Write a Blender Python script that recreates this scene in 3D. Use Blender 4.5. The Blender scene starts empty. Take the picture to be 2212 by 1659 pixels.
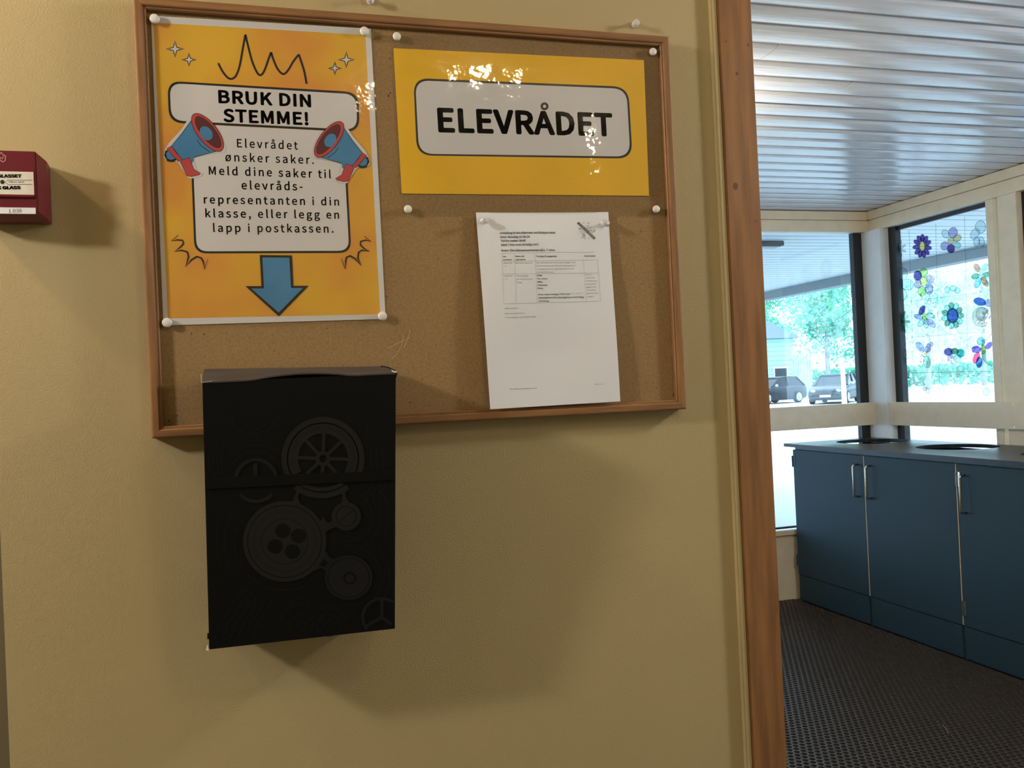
import bpy, bmesh, math, random
from mathutils import Vector, Matrix
random.seed(7)
SC = bpy.context.scene
COL = SC.collection
V = Vector
# ---------------------------------------------------------------- camera
YAW, PITCH, ROLL, FPX = 0.286714, 0.006857, -0.045636, 1926.93
CAM = V((0.128704, -1.316712, 1.40))
fw = V((math.sin(YAW)*math.cos(PITCH), math.cos(YAW)*math.cos(PITCH), math.sin(PITCH)))
r0 = V((math.cos(YAW), -math.sin(YAW), 0)); u0 = r0.cross(fw)
rt = math.cos(ROLL)*r0 + math.sin(ROLL)*u0
up = -math.sin(ROLL)*r0 + math.cos(ROLL)*u0
cd = bpy.data.cameras.new('camera'); cam = bpy.data.objects.new('camera', cd); COL.objects.link(cam)
M = Matrix((rt, up, -fw)).transposed().to_4x4(); M.translation = CAM
cam.matrix_world = M
cd.sensor_width = 36; cd.lens = FPX/2212*36; cd.clip_start = 0.02; cd.clip_end = 500
SC.camera = cam
# ---------------------------------------------------------------- world, exposure, lights
w = bpy.data.worlds.new('overcast_sky'); SC.world = w; w.use_nodes = True
bg = w.node_tree.nodes['Background']
bg.inputs[0].default_value = (0.58, 0.80, 1.0, 1); bg.inputs[1].default_value = 4.6
SC.view_settings.view_transform = 'Standard'; SC.view_settings.look = 'None'
SC.view_settings.exposure = 0.0; SC.view_settings.gamma = 1.0; SC.view_settings.use_curve_mapping = False
LAMPS = [  # name, position of the globe, radius, strength, colour
    ('left', V((-1.62, -0.84, 2.26)), 0.085, 395, (1.0, .95, .90)),
    ('corner', V((-0.66, -0.14, 2.20)), 0.035, 430, (1.0, .74, .46)),  # added to brighten the upper left of the wall, out of view
    ('right', V((2.40, -0.60, 2.27)), 0.09, 255, (1.0, .95, .88)),
    ('behind', V((0.86, -1.45, 2.385)), 0.030, 260, (1.0, .82, .52)),
    ('behind_right', V((1.43, -2.00, 2.32)), 0.030, 200, (1.0, .82, .52)),
    ('next_room', V((1.62, 1.72, 2.22)), 0.055, 170, (1.0, .86, .62)),
]

# ---------------------------------------------------------------- helpers
def at(px, py, axis, val):
    """point of a real plane seen at a pixel of the photograph (used to measure)"""
    d = fw + rt*((px-1106)/FPX) - up*((py-829.5)/FPX)
    i = 'xyz'.index(axis); t = (val-CAM[i])/d[i]
    return CAM + d*t

def on_plane(px, py, p0, n):
    d = fw + rt*((px-1106)/FPX) - up*((py-829.5)/FPX)
    t = (p0-CAM).dot(n)/d.dot(n)
    return CAM + d*t

MATS = {}
def mat(name, col, rough=0.6, metal=0.0, bump=0.0, scale=200, var=0.0, vscale=8, spec=0.5, coat=0.0, trans=0.0, stretch=None):
    if name in MATS: return MATS[name]
    m = bpy.data.materials.new(name); m.use_nodes = True; MATS[name] = m
    nt = m.node_tree; b = nt.nodes['Principled BSDF']
    b.inputs['Base Color'].default_value = (*col, 1); b.inputs['Roughness'].default_value = rough
    b.inputs['Metallic'].default_value = metal
    b.inputs['Specular IOR Level'].default_value = spec
    b.inputs['Coat Weight'].default_value = coat; b.inputs['Coat Roughness'].default_value = 0.08
    b.inputs['Transmission Weight'].default_value = trans
    tc = nt.nodes.new('ShaderNodeTexCoord'); mp = nt.nodes.new('ShaderNodeMapping')
    nt.links.new(tc.outputs['Object'], mp.inputs[0])
    if stretch: mp.inputs['Scale'].default_value = stretch
    if bump:
        n = nt.nodes.new('ShaderNodeTexNoise'); n.inputs['Scale'].default_value = scale; n.inputs['Detail'].default_value = 4
        nt.links.new(mp.outputs[0], n.inputs['Vector'])
        bp = nt.nodes.new('ShaderNodeBump'); bp.inputs['Strength'].default_value = bump; bp.inputs['Distance'].default_value = 0.001
        nt.links.new(n.outputs['Fac'], bp.inputs['Height']); nt.links.new(bp.outputs[0], b.inputs['Normal'])
    if var:
        n = nt.nodes.new('ShaderNodeTexNoise'); n.inputs['Scale'].default_value = vscale; n.inputs['Detail'].default_value = 5
        nt.links.new(mp.outputs[0], n.inputs['Vector'])
        r = nt.nodes.new('ShaderNodeValToRGB')
        r.color_ramp.elements[0].position = .3; r.color_ramp.elements[1].position = .7
        r.color_ramp.elements[0].color = (*[c*(1-var) for c in col], 1)
        r.color_ramp.elements[1].color = (*[min(1, c*(1+var)) for c in col], 1)
        nt.links.new(n.outputs['Fac'], r.inputs[0]); nt.links.new(r.outputs[0], b.inputs['Base Color'])
    return m

def emis(name, col, s):
    m = bpy.data.materials.new(name); m.use_nodes = True; nt = m.node_tree; nt.nodes.clear()
    e = nt.nodes.new('ShaderNodeEmission'); e.inputs[0].default_value = (*col, 1); e.inputs[1].default_value = s
    o = nt.nodes.new('ShaderNodeOutputMaterial'); nt.links.new(e.outputs[0], o.inputs[0]); return m

def clear(name, tint=(1, 1, 1), gloss=0.06, rough=0.02, bump=0.0, bscale=20, bdist=.002):
    """thin clear sheet: transparent with a fresnel gloss"""
    if name in MATS: return MATS[name]
    m = bpy.data.materials.new(name); m.use_nodes = True; MATS[name] = m; nt = m.node_tree; nt.nodes.clear()
    t = nt.nodes.new('ShaderNodeBsdfTransparent'); t.inputs[0].default_value = (*tint, 1)
    g = nt.nodes.new('ShaderNodeBsdfGlossy'); g.inputs['Roughness'].default_value = rough
    mx = nt.nodes.new('ShaderNodeMixShader'); o = nt.nodes.new('ShaderNodeOutputMaterial')
    # two-sided Schlick reflectance
    f = nt.nodes.new('ShaderNodeLayerWeight'); f.inputs[0].default_value = .5
    pw = nt.nodes.new('ShaderNodeMath'); pw.operation = 'POWER'; pw.inputs[1].default_value = 5; nt.links.new(f.outputs['Facing'], pw.inputs[0])
    ad = nt.nodes.new('ShaderNodeMath'); ad.operation = 'MULTIPLY_ADD'; ad.inputs[1].default_value = 1-gloss; ad.inputs[2].default_value = gloss
    nt.links.new(pw.outputs[0], ad.inputs[0]); nt.links.new(ad.outputs[0], mx.inputs[0])
    nt.links.new(t.outputs[0], mx.inputs[1]); nt.links.new(g.outputs[0], mx.inputs[2]); nt.links.new(mx.outputs[0], o.inputs[0])
    if bump:
        tc = nt.nodes.new('ShaderNodeTexCoord')
        n = nt.nodes.new('ShaderNodeTexNoise'); n.inputs['Scale'].default_value = bscale; n.inputs['Detail'].default_value = 3
        nt.links.new(tc.outputs['Object'], n.inputs['Vector'])
        bp = nt.nodes.new('ShaderNodeBump'); bp.inputs['Strength'].default_value = bump; bp.inputs['Distance'].default_value = bdist
        nt.links.new(n.outputs['Fac'], bp.inputs['Height']); nt.links.new(bp.outputs[0], g.inputs['Normal'])
    return m

def link(name, me, m, parent=None):
    o = bpy.data.objects.new(name, me); COL.objects.link(o)
    if m is not None and not me.materials:
        me.materials.append(m)
    if parent is not None:
        o.parent = parent; o.matrix_parent_inverse = Matrix.Translation(-parent.location)
    return o

def fin(name, bm, m, parent=None, smooth=False, bevel=0.0):
    if bevel:
        bmesh.ops.bevel(bm, geom=list(bm.edges), offset=bevel, segments=2, affect='EDGES', clamp_overlap=True)
    me = bpy.data.meshes.new(name); bm.normal_update(); bm.to_mesh(me); bm.free()
    if smooth:
        for p in me.polygons: p.use_smooth = True
    return link(name, me, m, parent)

def bx(bm, x0, x1, y0, y1, z0, z1):
    vs = [bm.verts.new((x, y, z)) for x in (x0, x1) for y in (y0, y1) for z in (z0, z1)]
    for f in ((0,1,3,2),(4,6,7,5),(0,4,5,1),(2,3,7,6),(0,2,6,4),(1,5,7,3)): bm.faces.new([vs[i] for i in f])
    return vs

def box(name, x0, x1, y0, y1, z0, z1, m, parent=None, bevel=0.0):
    bm = bmesh.new(); bx(bm, x0, x1, y0, y1, z0, z1)
    bmesh.ops.recalc_face_normals(bm, faces=bm.faces)
    return fin(name, bm, m, parent, bevel=bevel)

def thing(name, label, cat, loc=(0, 0, 0), group=None):
    o = bpy.data.objects.new(name, None); COL.objects.link(o); o.location = loc; o.empty_display_size = .05
    return tag(o, label, cat, group)

def tag(o, label, cat, group=None):
    o['label'] = label; o['category'] = cat
    if group: o['group'] = group
    return o

def struct(o, label=None):
    o['kind'] = 'structure'
    if label: o['label'] = label
    return o

def sgroup(name, loc, label=None):
    o = bpy.data.objects.new(name, None); COL.objects.link(o); o.location = loc
    return struct(o, label)

def tube(bm, pts, r, seg=10, caps=True):
    rings = []
    n = len(pts)
    for i, p in enumerate(pts):
        a = pts[max(0, i-1)]; b = pts[min(n-1, i+1)]
        t = (V(b)-V(a)).normalized()
        s = t.orthogonal().normalized() if i == 0 else (prev - t*prev.dot(t)).normalized()
        prev = s; q = t.cross(s)
        rr = r[i] if isinstance(r, (list, tuple)) else r
        rings.append([bm.verts.new(V(p)+(s*math.cos(2*math.pi*k/seg)+q*math.sin(2*math.pi*k/seg))*rr) for k in range(seg)])
    for A, B in zip(rings, rings[1:]):
        for k in range(seg): bm.faces.new((A[k], A[(k+1) % seg], B[(k+1) % seg], B[k]))
    if caps: bm.faces.new(rings[0][::-1]); bm.faces.new(rings[-1])

def lathe(bm, org, axis, prof, seg=24):
    """prof: list of (distance along axis, radius)"""
    axis = V(axis).normalized(); s = axis.orthogonal().normalized(); q = axis.cross(s); rings = []
    for d, r in prof:
        rings.append([bm.verts.new(V(org)+axis*d+(s*math.cos(2*math.pi*k/seg)+q*math.sin(2*math.pi*k/seg))*max(r, 1e-5)) for k in range(seg)])
    for A, B in zip(rings, rings[1:]):
        for k in range(seg): bm.faces.new((A[k], A[(k+1) % seg], B[(k+1) % seg], B[k]))
    bm.faces.new(rings[0][::-1]); bm.faces.new(rings[-1])

# ---- flat print, drawn on a real plane of the scene
class Sheet:
    """flat printed artwork: outlines measured on the photograph, laid on the plane of the sheet"""
    def __init__(self, p0, n, parent, base):
        self.p0 = V(p0); self.n = V(n).normalized(); self.parent = parent; self.base = base; self.k = 0
    def P(self, x, y, lift): return on_plane(x, y, self.p0 + self.n*lift, self.n)
    def lift(self):
        self.k += 1; return self.base + self.k*0.00002
    def poly(self, name, pts, m, holes=None):
        h = self.lift(); bm = bmesh.new()
        f = bm.faces.new([bm.verts.new(self.P(x, y, h)) for x, y in pts])
        bm.normal_update(); bmesh.ops.triangulate(bm, faces=[f], ngon_method='EAR_CLIP')
        return self.done(name, bm, m)
    def done(self, name, bm, m):
        bm.normal_update()
        for f in bm.faces:
            if f.normal.dot(self.n) < 0: f.normal_flip()
        return fin(name, bm, m, self.parent)
    def stroke(self, name, lines, wpx, m, closed=False):
        h = self.lift(); bm = bmesh.new()
        for pts in lines:
            n = len(pts)
            L = []; 
            for i in range(n):
                a = pts[(i-1) % n] if (closed or i) else pts[i]; b = pts[(i+1) % n] if (closed or i < n-1) else pts[i]
                dx, dy = b[0]-a[0], b[1]-a[1]; l = math.hypot(dx, dy) or 1
                ww = wpx[i] if isinstance(wpx, list) else wpx
                nx, ny = -dy/l*ww/2, dx/l*ww/2
                L.append((bm.verts.new(self.P(pts[i][0]+nx, pts[i][1]+ny, h)), bm.verts.new(self.P(pts[i][0]-nx, pts[i][1]-ny, h))))
            for i in range(n if closed else n-1):
                A, B = L[i], L[(i+1) % n]
                try: bm.faces.new((A[0], B[0], B[1], A[1]))
                except ValueError: pass
        return self.done(name, bm, m)
    def ring(self, name, c, r_out, r_in, m, seg=64, ang=0, a0=0, a1=360, rot=0):
        """elliptic ring; r = (rx, ry) pixels"""
        h = self.lift(); bm = bmesh.new(); full = abs(a1-a0) >= 360
        n = seg; A = []; B = []
        cr, sr = math.cos(math.radians(rot)), math.sin(math.radians(rot))
        for k in range(n + (0 if full else 1)):
            t = math.radians(a0 + (a1-a0)*k/n)
            for rr, LL in ((r_out, A), (r_in, B)):
                if rr is None: continue
                x, y = rr[0]*math.cos(t), rr[1]*math.sin(t)
                LL.append(bm.verts.new(self.P(c[0]+x*cr-y*sr, c[1]+x*sr+y*cr, h)))
        if r_in is None:
            bm.faces.new(A)
        else:
            N = len(A)
            for k in range(N if full else N-1):
                bm.faces.new((A[k], A[(k+1) % N], B[(k+1) % N], B[k]))
        return self.done(name, bm, m)
    def text(self, name, s, L, R, cap, m, spacing=1.0, bold=0.0, frame=None, italic=0.0):
        h = self.lift()
        if frame is None:
            l = self.P(L[0], L[1], h); r = self.P(R[0], R[1], h)
            # cap height direction: the in-plane direction square to the baseline
            ex = (r-l); wd = ex.length; ex.normalize()
            ez = self.n.cross(ex); 
            if ez.z < 0: ez = -ez
            q = self.P(L[0], L[1]-cap, h); hh = abs((q-l).dot(ez))
        me, w0, x0, ch = text_mesh(s, spacing, bold)
        sx = wd/w0; sy = hh/ch
        for v in me.vertices:
            x, y = v.co.x-x0, v.co.y
            v.co = l + ex*(x*sx + italic*y*sy) + ez*(y*sy)
        me.flip_normals() if ex.cross(ez).dot(self.n) < 0 else None
        return link(name, me, m, self.parent)

_cap = {}
FONT = None
try:   # the sans-serif that ships with Blender; the built-in one if it cannot be opened
    import os
    FONT = bpy.data.fonts.load(os.path.join(bpy.utils.resource_path('LOCAL'), 'datafiles', 'fonts', 'Noto Sans CJK Regular.woff2'))
except Exception as ex:
    FONT = None
def text_mesh(s, spacing, bold):
    def mk(t):
        c = bpy.data.curves.new('lettering', 'FONT'); c.body = t; c.font = FONT or c.font; c.space_character = spacing; c.resolution_u = 3
        o = bpy.data.objects.new('lettering', c); COL.objects.link(o)
        dg = bpy.context.evaluated_depsgraph_get()
        me = bpy.data.meshes.new_from_object(o.evaluated_get(dg))
        bpy.data.objects.remove(o); bpy.data.curves.remove(c); return me
    if bold not in _cap:
        t = mk('E'); _cap[bold] = max(v.co.y for v in t.vertices); bpy.data.meshes.remove(t)
    me = mk(s); me.materials.clear()
    if bold:   # heavier weight: the letters struck several times around a small circle
        bm = bmesh.new(); bm.from_mesh(me); src = list(bm.faces); k = 10
        for i in range(k):
            a = 2*math.pi*i/k; d = bmesh.ops.duplicate(bm, geom=src)
            bmesh.ops.translate(bm, vec=(bold*math.cos(a), bold*math.sin(a), 0), verts=[e for e in d['geom'] if isinstance(e, bmesh.types.BMVert)])
        bm.to_mesh(me); bm.free()
    xs = [v.co.x for v in me.vertices]
    return me, max(xs)-min(xs), min(xs), _cap[bold]

def rrect(c, r, seg=8):
    """rounded quadrilateral from four pixel corners TL,TR,BR,BL; r corner radius in pixels"""
    out = []; n = 4
    for i in range(4):
        p = V(c[i]); a = (V(c[(i-1) % 4])-p).normalized()*r; b = (V(c[(i+1) % 4])-p).normalized()*r
        for k in range(seg+1):
            t = k/seg; q = (p+a)*(1-t)**2 + p*2*t*(1-t)*1.0 + (p+b)*t*t
            # push towards a circle
            out.append((q.x, q.y))
    return out

def spline(pts, n=8):
    P = [V(p) for p in pts]; out = []
    for i in range(len(P)-1):
        a = P[max(0, i-1)]; b = P[i]; c = P[i+1]; d = P[min(len(P)-1, i+2)]
        for k in range(n):
            t = k/n; out.append(tuple(0.5*((2*b)+(c-a)*t+(2*a-5*b+4*c-d)*t*t+(3*b-a-3*c+d)*t**3)))
    out.append(tuple(P[-1])); return out

# ---------------------------------------------------------------- materials
m_wall = mat('cream_painted_wall', (0.40, 0.315, 0.155), .62, bump=.55, scale=420, spec=.3)
m_beige = mat('beige_painted_wood', (0.76, 0.66, 0.50), .5, var=.05, vscale=14)
m_white = mat('white_painted_wood', (0.72, 0.74, 0.75), .45, var=.04, vscale=10)
m_plank = mat('white_ceiling_paint', (0.70, 0.71, 0.78), .24, var=.10, vscale=5, spec=.6, stretch=(1, 9, 1), bump=.25, scale=12)
m_gap = mat('dark_gap', (0.03, 0.03, 0.035), .8)
m_wood = mat('stained_pine', (0.225, 0.105, 0.036), .55, spec=.25, var=.28, vscale=7, stretch=(9, 9, .8), bump=.1, scale=60)
m_frame_h = mat('oak_frame_horizontal', (0.23, 0.112, 0.042), .5, spec=.3, var=.25, vscale=16, stretch=(.6, 8, 8))
m_frame_v = mat('oak_frame_vertical', (0.23, 0.112, 0.042), .5, spec=.3, var=.25, vscale=16, stretch=(8, 8, .6))
m_cork = mat('cork', (0.27, 0.165, 0.062), .85, var=.16, vscale=260, bump=.6, scale=500)
m_black = mat('black_gasket', (0.012, 0.014, 0.017), .5)
m_cab = mat('teal_blue_laminate', (0.026, 0.054, 0.082), .5, spec=.18, bump=.05, scale=300)
m_cabdark = mat('dark_blue_edge', (0.02, 0.07, 0.13), .4)
m_edge = mat('birch_edge', (0.55, 0.46, 0.33), .5)
m_top = mat('dark_worktop', (0.012, 0.012, 0.015), .34, spec=.4)
m_steel = mat('brushed_steel', (0.62, 0.60, 0.56), .25, 1.0)
m_dark = mat('dark_inside', (0.012, 0.012, 0.012), .8)
m_rub = mat('brown_black_rubber', (0.045, 0.036, 0.030), .42, spec=.5)
m_rubbase = mat('mat_dark_base', (0.008, 0.007, 0.006), .9)  # near-black sheet showing through the holes of the grid
m_glass = clear('window_glass', (.93, .97, .98))
m_floor = mat('grey_vinyl_floor', (0.10, 0.085, 0.07), .4)
m_ceil = mat('matt_ceiling', (0.30, 0.28, 0.25), .7)
m_door = mat('shaded_olive_door', (0.13, 0.105, 0.06), .5)  # shade of the recess put into the colour, dark despite the left lamp

ZC = 2.4576; XR = 4.05; YF = 3.60
# ================================================================ STRUCTURE
# near wall that carries the board (right end stops at the doorway post)
o = box('wall_front', -0.192, 0.886, 0.0, 0.10, 0, ZC, m_wall); struct(o)
o = box('door_1', -1.25, -0.196, 0.05, 0.09, 0, 2.1, m_door); struct(o)
o = box('wall_front.001', -1.25, -0.192, 0.04, 0.14, 2.1, ZC, m_wall); struct(o)
o = box('wall_front.002', -3.0, -1.25, 0.0, 0.10, 0, ZC, m_wall); struct(o)
o = box('trim_1', 0.886, 0.8962, -0.0105, 0.10, 0, ZC, m_wall, bevel=.0015); struct(o, 'narrow cream strip between wall and wooden door post')
post = sgroup('trim_2', (0.93, 0, 0), 'brown stained wooden door post with knots')
box('post_board', 0.8965, 0.959, -0.0135, 0.115, 0, ZC, m_wood, post, bevel=.002)
m_knot = mat('dark_knot', (0.07, 0.03, 0.015), .6)
for kx, ky, kr in ((1589, 402, .0052), (1592, 159, .0028), (1616, 97, .0022), (1568, 90, .0018), (1632, 478, .0018)):
    bm = bmesh.new(); c = at(kx, ky, 'y', -.0135)
    if c.x > .957: c.x = .956
    vs = [bm.verts.new(c+V((math.cos(a)*kr*.8, -.0002, math.sin(a)*kr*1.15))) for a in [2*math.pi*k/14 for k in range(14)]]
    bm.faces.new(vs); bmesh.ops.recalc_face_normals(bm, faces=bm.faces); fin('knot', bm, m_knot, post)
# the rest of the near room, behind and beside the camera
struct(box('wall_back', -3.0, XR+.1, -3.7, -3.6, 0, ZC, m_wall))
struct(box('wall_left', -3.1, -3.0, -3.6, 0.10, 0, ZC, m_wall))
struct(box('wall_left.001', 1.05, 1.12, 0.9, YF, 0, ZC, m_wall))
struct(box('wall_left.002', 0.8, 1.05, 0.9, 1.0, 0, ZC, m_wall))
struct(box('wall_left.003', 0.80, 0.88, 0.10, 0.9, 0, ZC, m_wall))
struct(box('floor', -3.1, XR+.1, -3.7, YF+.1, -.06, -.001, m_floor))
# ceilings
ce = sgroup('ceiling', (2.6, 2.2, ZC), 'white varnished board ceiling with dark gaps')
box('ceiling_backing', -3.1, XR+.12, -3.7, YF+.12, ZC+.018, ZC+.06, m_gap, ce)
box('ceiling_panel', -3.1, XR, -3.6, -0.2, ZC+.001, ZC+.017, m_ceil, ce)
gaps = [-.12, 0.01, .142, .275, .40, .525, .65, .775, 0.8967, 1.0194, 1.1564, 1.2935, 1.4279, 1.5633, 1.6977, 1.8371, 1.981, 2.1097, 2.2385, 2.3773, 2.5081, 2.646, 2.7786, 2.9011, 3.029, 3.1551, 3.2716, 3.3942, 3.5047, 3.6]
rnd = random.Random(3)
def plank_mesh(y0, y1, x0, x1, bow, tilt):
    bm = bmesh.new(); n = 6; rows = []
    for k in range(n+1):
        t = k/n; y = y0+.0055+(y1-y0-.011)*t
        z = ZC + bow*((2*t-1)**2) + tilt*(t-.5) + (.003 if k in (0, n) else 0)
        rows.append((bm.verts.new((x0, y, z)), bm.verts.new((x1, y, z)), bm.verts.new((x0, y, ZC+.016)), bm.verts.new((x1, y, ZC+.016))))
    for a, b in zip(rows, rows[1:]):
        bm.faces.new((a[0], b[0], b[1], a[1])); bm.faces.new((a[2], a[3], b[3], b[2]))
        bm.faces.new((a[0], a[2], b[2], b[0])); bm.faces.new((a[1], b[1], b[3], a[3]))
    bm.faces.new((rows[0][0], rows[0][1], rows[0][3], rows[0][2])); bm.faces.new((rows[-1][0], rows[-1][2], rows[-1][3], rows[-1][1]))
    bmesh.ops.recalc_face_normals(bm, faces=bm.faces); return bm
for i, (a, b) in enumerate(zip(gaps, gaps[1:])):
    near = a < 1.9
    bow = rnd.uniform(.003, .0055) if near else rnd.uniform(.0003, .001)
    tilt = rnd.uniform(-.001, .003) if near else rnd.uniform(-.0006, .0010)
    x0 = .97 if a > .1 else -3
    cuts = [x0, XR]
    if i == 12: cuts = [x0, 2.28, XR]
    if i == 10: cuts = [x0, 1.80, XR]
    if i == 17: cuts = [x0, 2.9, XR]
    for c0, c1 in zip(cuts, cuts[1:]):
        o = fin('plank', plank_mesh(a, b, c0+.0015, c1-.0015, bow, tilt), m_plank, ce, smooth=False)

# far window wall (y = 3.6) and right window wall (x = 4.05)
struct(box('wall_far', 1.12, XR, YF+.01, YF+.12, 0, .407, m_beige))
struct(box('wall_far.001', 1.12, XR+.12, YF+.02, YF+.12, 2.3246, ZC, m_white))
struct(box('wall_right', XR+.01, XR+.12, -3.6, YF+.12, 0, .407, m_beige))
struct(box('wall_right.001', XR+.02, XR+.12, .55, YF+.12, 2.3246, ZC, m_white))
struct(box('wall_right.002', XR+.01, XR+.12, -3.6, -1.9, .407, ZC, m_wall))
struct(box('wall_right.003', XR+.02, XR+.12, -1.9, .55, 2.3246, ZC, m_white))
struct(box('trim_16', XR-.001, XR+.11, .42, .56, .44, 2.3244, m_beige))
struct(box('trim_17', XR-.001, XR+.11, -.80, -.66, .44, 2.3244, m_beige))
W5 = sgroup('added_window_5', (XR+.06, -.1, 1.4)); W6 = sgroup('added_window_6', (XR+.06, -1.3, 1.4))  # unseen bays, added so more daylight fills the near room
struct(box('trim_3', 1.12, XR, YF-.004, YF+.02, 2.3246, 2.398, m_beige), 'beige header board over the far window')
struct(box('trim_4', XR-.004, XR+.02, .5, YF+.02, 2.3246, 2.398, m_beige), 'beige header board over the drawing window')
struct(box('trim_5', 1.12, XR-.012, YF-.018, YF+.02, 2.400, 2.455, m_beige, bevel=.002), 'ceiling moulding along the far window')
struct(box('trim_6', XR-.018, XR+.02, .5, YF-.02, 2.400, 2.455, m_beige, bevel=.002), 'ceiling moulding along the drawing window')
struct(box('trim_7', 1.12, XR-.001, YF-.012, YF+.02, .409, .4400, m_beige, bevel=.002), 'sill board under the far window')
struct(box('trim_8', XR-.012, XR+.02, .5, YF-.014, .409, .4400, m_beige, bevel=.002), 'sill board under the drawing window')
rail = sgroup('trim_9', (3.0, YF, 1.14), 'beige guard rail board across the far window')
box('rail_board', 1.12, XR-.001, YF-.022, YF-.001, 1.068, 1.214, m_beige, rail, bevel=.002)
rail = sgroup('trim_10', (XR, 2.5, 1.14), 'beige guard rail board across the drawing window')
box('rail_board', XR-.022, XR-.001, .5, YF-.023, 1.068, 1.214, m_beige, rail, bevel=.002)
for sy, sz in ((2.62, 1.20), (2.62, 1.08), (3.55, 1.10)):
    bm = bmesh.new(); lathe(bm, (XR-.0222, sy-.13, sz), (-1, 0, 0), [(-.003, .0035), (.0006, .0035)], 10); fin('screw', bm, m_steel, rail)
# corner post and window posts
struct(box('trim_11', 4.022, XR+.12, 3.455, YF+.12, .44, 2.3244, m_white, bevel=.002), 'pale grey corner post between the two windows')
struct(box('trim_12', XR+.004, XR+.055, 2.585, 2.640, .44, 2.3244, m_beige, bevel=.002), 'window frame upright beside the drawings')
struct(box('trim_13', XR-.001, XR+.11, 2.43, 2.553, .44, 2.3244, m_beige, bevel=.002), 'post between the two drawing windows')
struct(box('trim_14', XR+.02, XR+.11, 1.42, 1.56, .44, 2.3244, m_beige, bevel=.002), 'window post further right')
W1 = sgroup('window_1', (2.6, YF+.06, 1.4), 'large pane of the far window facing the car park')
box('pane', 1.15, 3.960, YF+.060, YF+.064, .44, 2.3244, m_glass, W1)
box('black_gasket', 3.957, 4.022, YF+.035, YF+.075, .44, 2.3244, m_black, W1)
box('bottom_seal', 1.15, 3.957, YF+.052, YF+.070, .4402, .452, m_black, W1)
W2 = sgroup('window_2', (XR+.06, 3.0, 1.4), 'window with children\'s flower drawings')
box('pane', XR+.060, XR+.064, 2.640, 3.395, .44, 2.3244, m_glass, W2)
box('black_gasket', XR+.035, XR+.075, 3.390, 3.455, .44, 2.3244, m_black, W2)
box('top_seal', XR+.050, XR+.070, 2.640, 3.390, 2.300, 2.3244, m_black, W2)
W3 = sgroup('window_3', (XR+.06, 2.0, 1.4), 'window to the right of the drawings')
box('pane', XR+.060, XR+.064, 1.56, 2.43, .44, 2.3244, m_glass, W3)
box('black_gasket', XR+.035, XR+.075, 2.340, 2.428, .44, 2.3244, m_black, W3)
W4 = sgroup('window_4', (XR+.06, 1.0, 1.4))
box('pane', XR+.060, XR+.064, -.66, .42, .44, 2.3244, m_glass, W5)
box('pane', XR+.060, XR+.064, -1.9, -.80, .44, 2.3244, m_glass, W6)
box('pane', XR+.060, XR+.064, .56, 1.42, .44, 2.3244, m_glass, W4)

# ================================================================ ENTRANCE MAT (honeycomb rubber)
def honeycomb():
    bm = bmesh.new(); R = .0165; px = R*math.sqrt(3); py = R*1.5; hr = .0112; N = 12
    z1 = .010; z0 = .0015
    cache = {}
    def vv(x, y, z):
        k = (round(x, 4), round(y, 4), z)
        if k not in cache: cache[k] = bm.verts.new((x, y, z))
        return cache[k]
    row = 0; y = .92
    while y < YF-.02:
        x = 1.15 + (px/2 if row % 2 else 0)
        while x < 3.36:
            # only the stretch this side of the cabinets' fronts
            out = []; inn = []; low = []
            for k in range(N):
                a = math.pi/6 + 2*math.pi*k/N
                m_ = R if k % 2 == 0 else R*math.cos(math.pi/6)
                out.append(vv(x+m_*math.cos(a), y+m_*math.sin(a), z1))
                inn.append(bm.verts.new((x+hr*math.cos(a), y+hr*math.sin(a), z1-.0006)))
                low.append(bm.verts.new((x+hr*.94*math.cos(a), y+hr*.94*math.sin(a), z0)))
            for k in range(N):
                j = (k+1) % N
                bm.faces.new((out[k], out[j], inn[j], inn[k])); bm.faces.new((inn[k], inn[j], low[j], low[k]))
            x += px
        y += py; row += 1
    bmesh.ops.recalc_face_normals(bm, faces=bm.faces)
    me = bpy.data.meshes.new('honeycomb'); bm.to_mesh(me); bm.free(); return me
mt = thing('entrance_mat', 'dark honeycomb rubber mat covering the floor beside the blue cabinets', 'mat', (2.3, 2.2, 0))
box('mat_base', 1.13, 3.372, .90, YF-.005, 0.0002, .0014, m_rubbase, mt)
hc = link('honeycomb_grid', honeycomb(), m_rub, mt); hc['kind'] = 'stuff'
# small straw on the mat
bm = bmesh.new(); a = at(2036, 1566, 'z', .012); b = at(2049, 1586, 'z', .012)
tube(bm, [a, (a+b)/2+V((.003, 0, .002)), b], .0012, 5)
tag(fin('straw', bm, mat('dry_straw', (.35, .30, .2), .7)), 'tiny pale straw lying on the rubber mat', 'straw')

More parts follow.
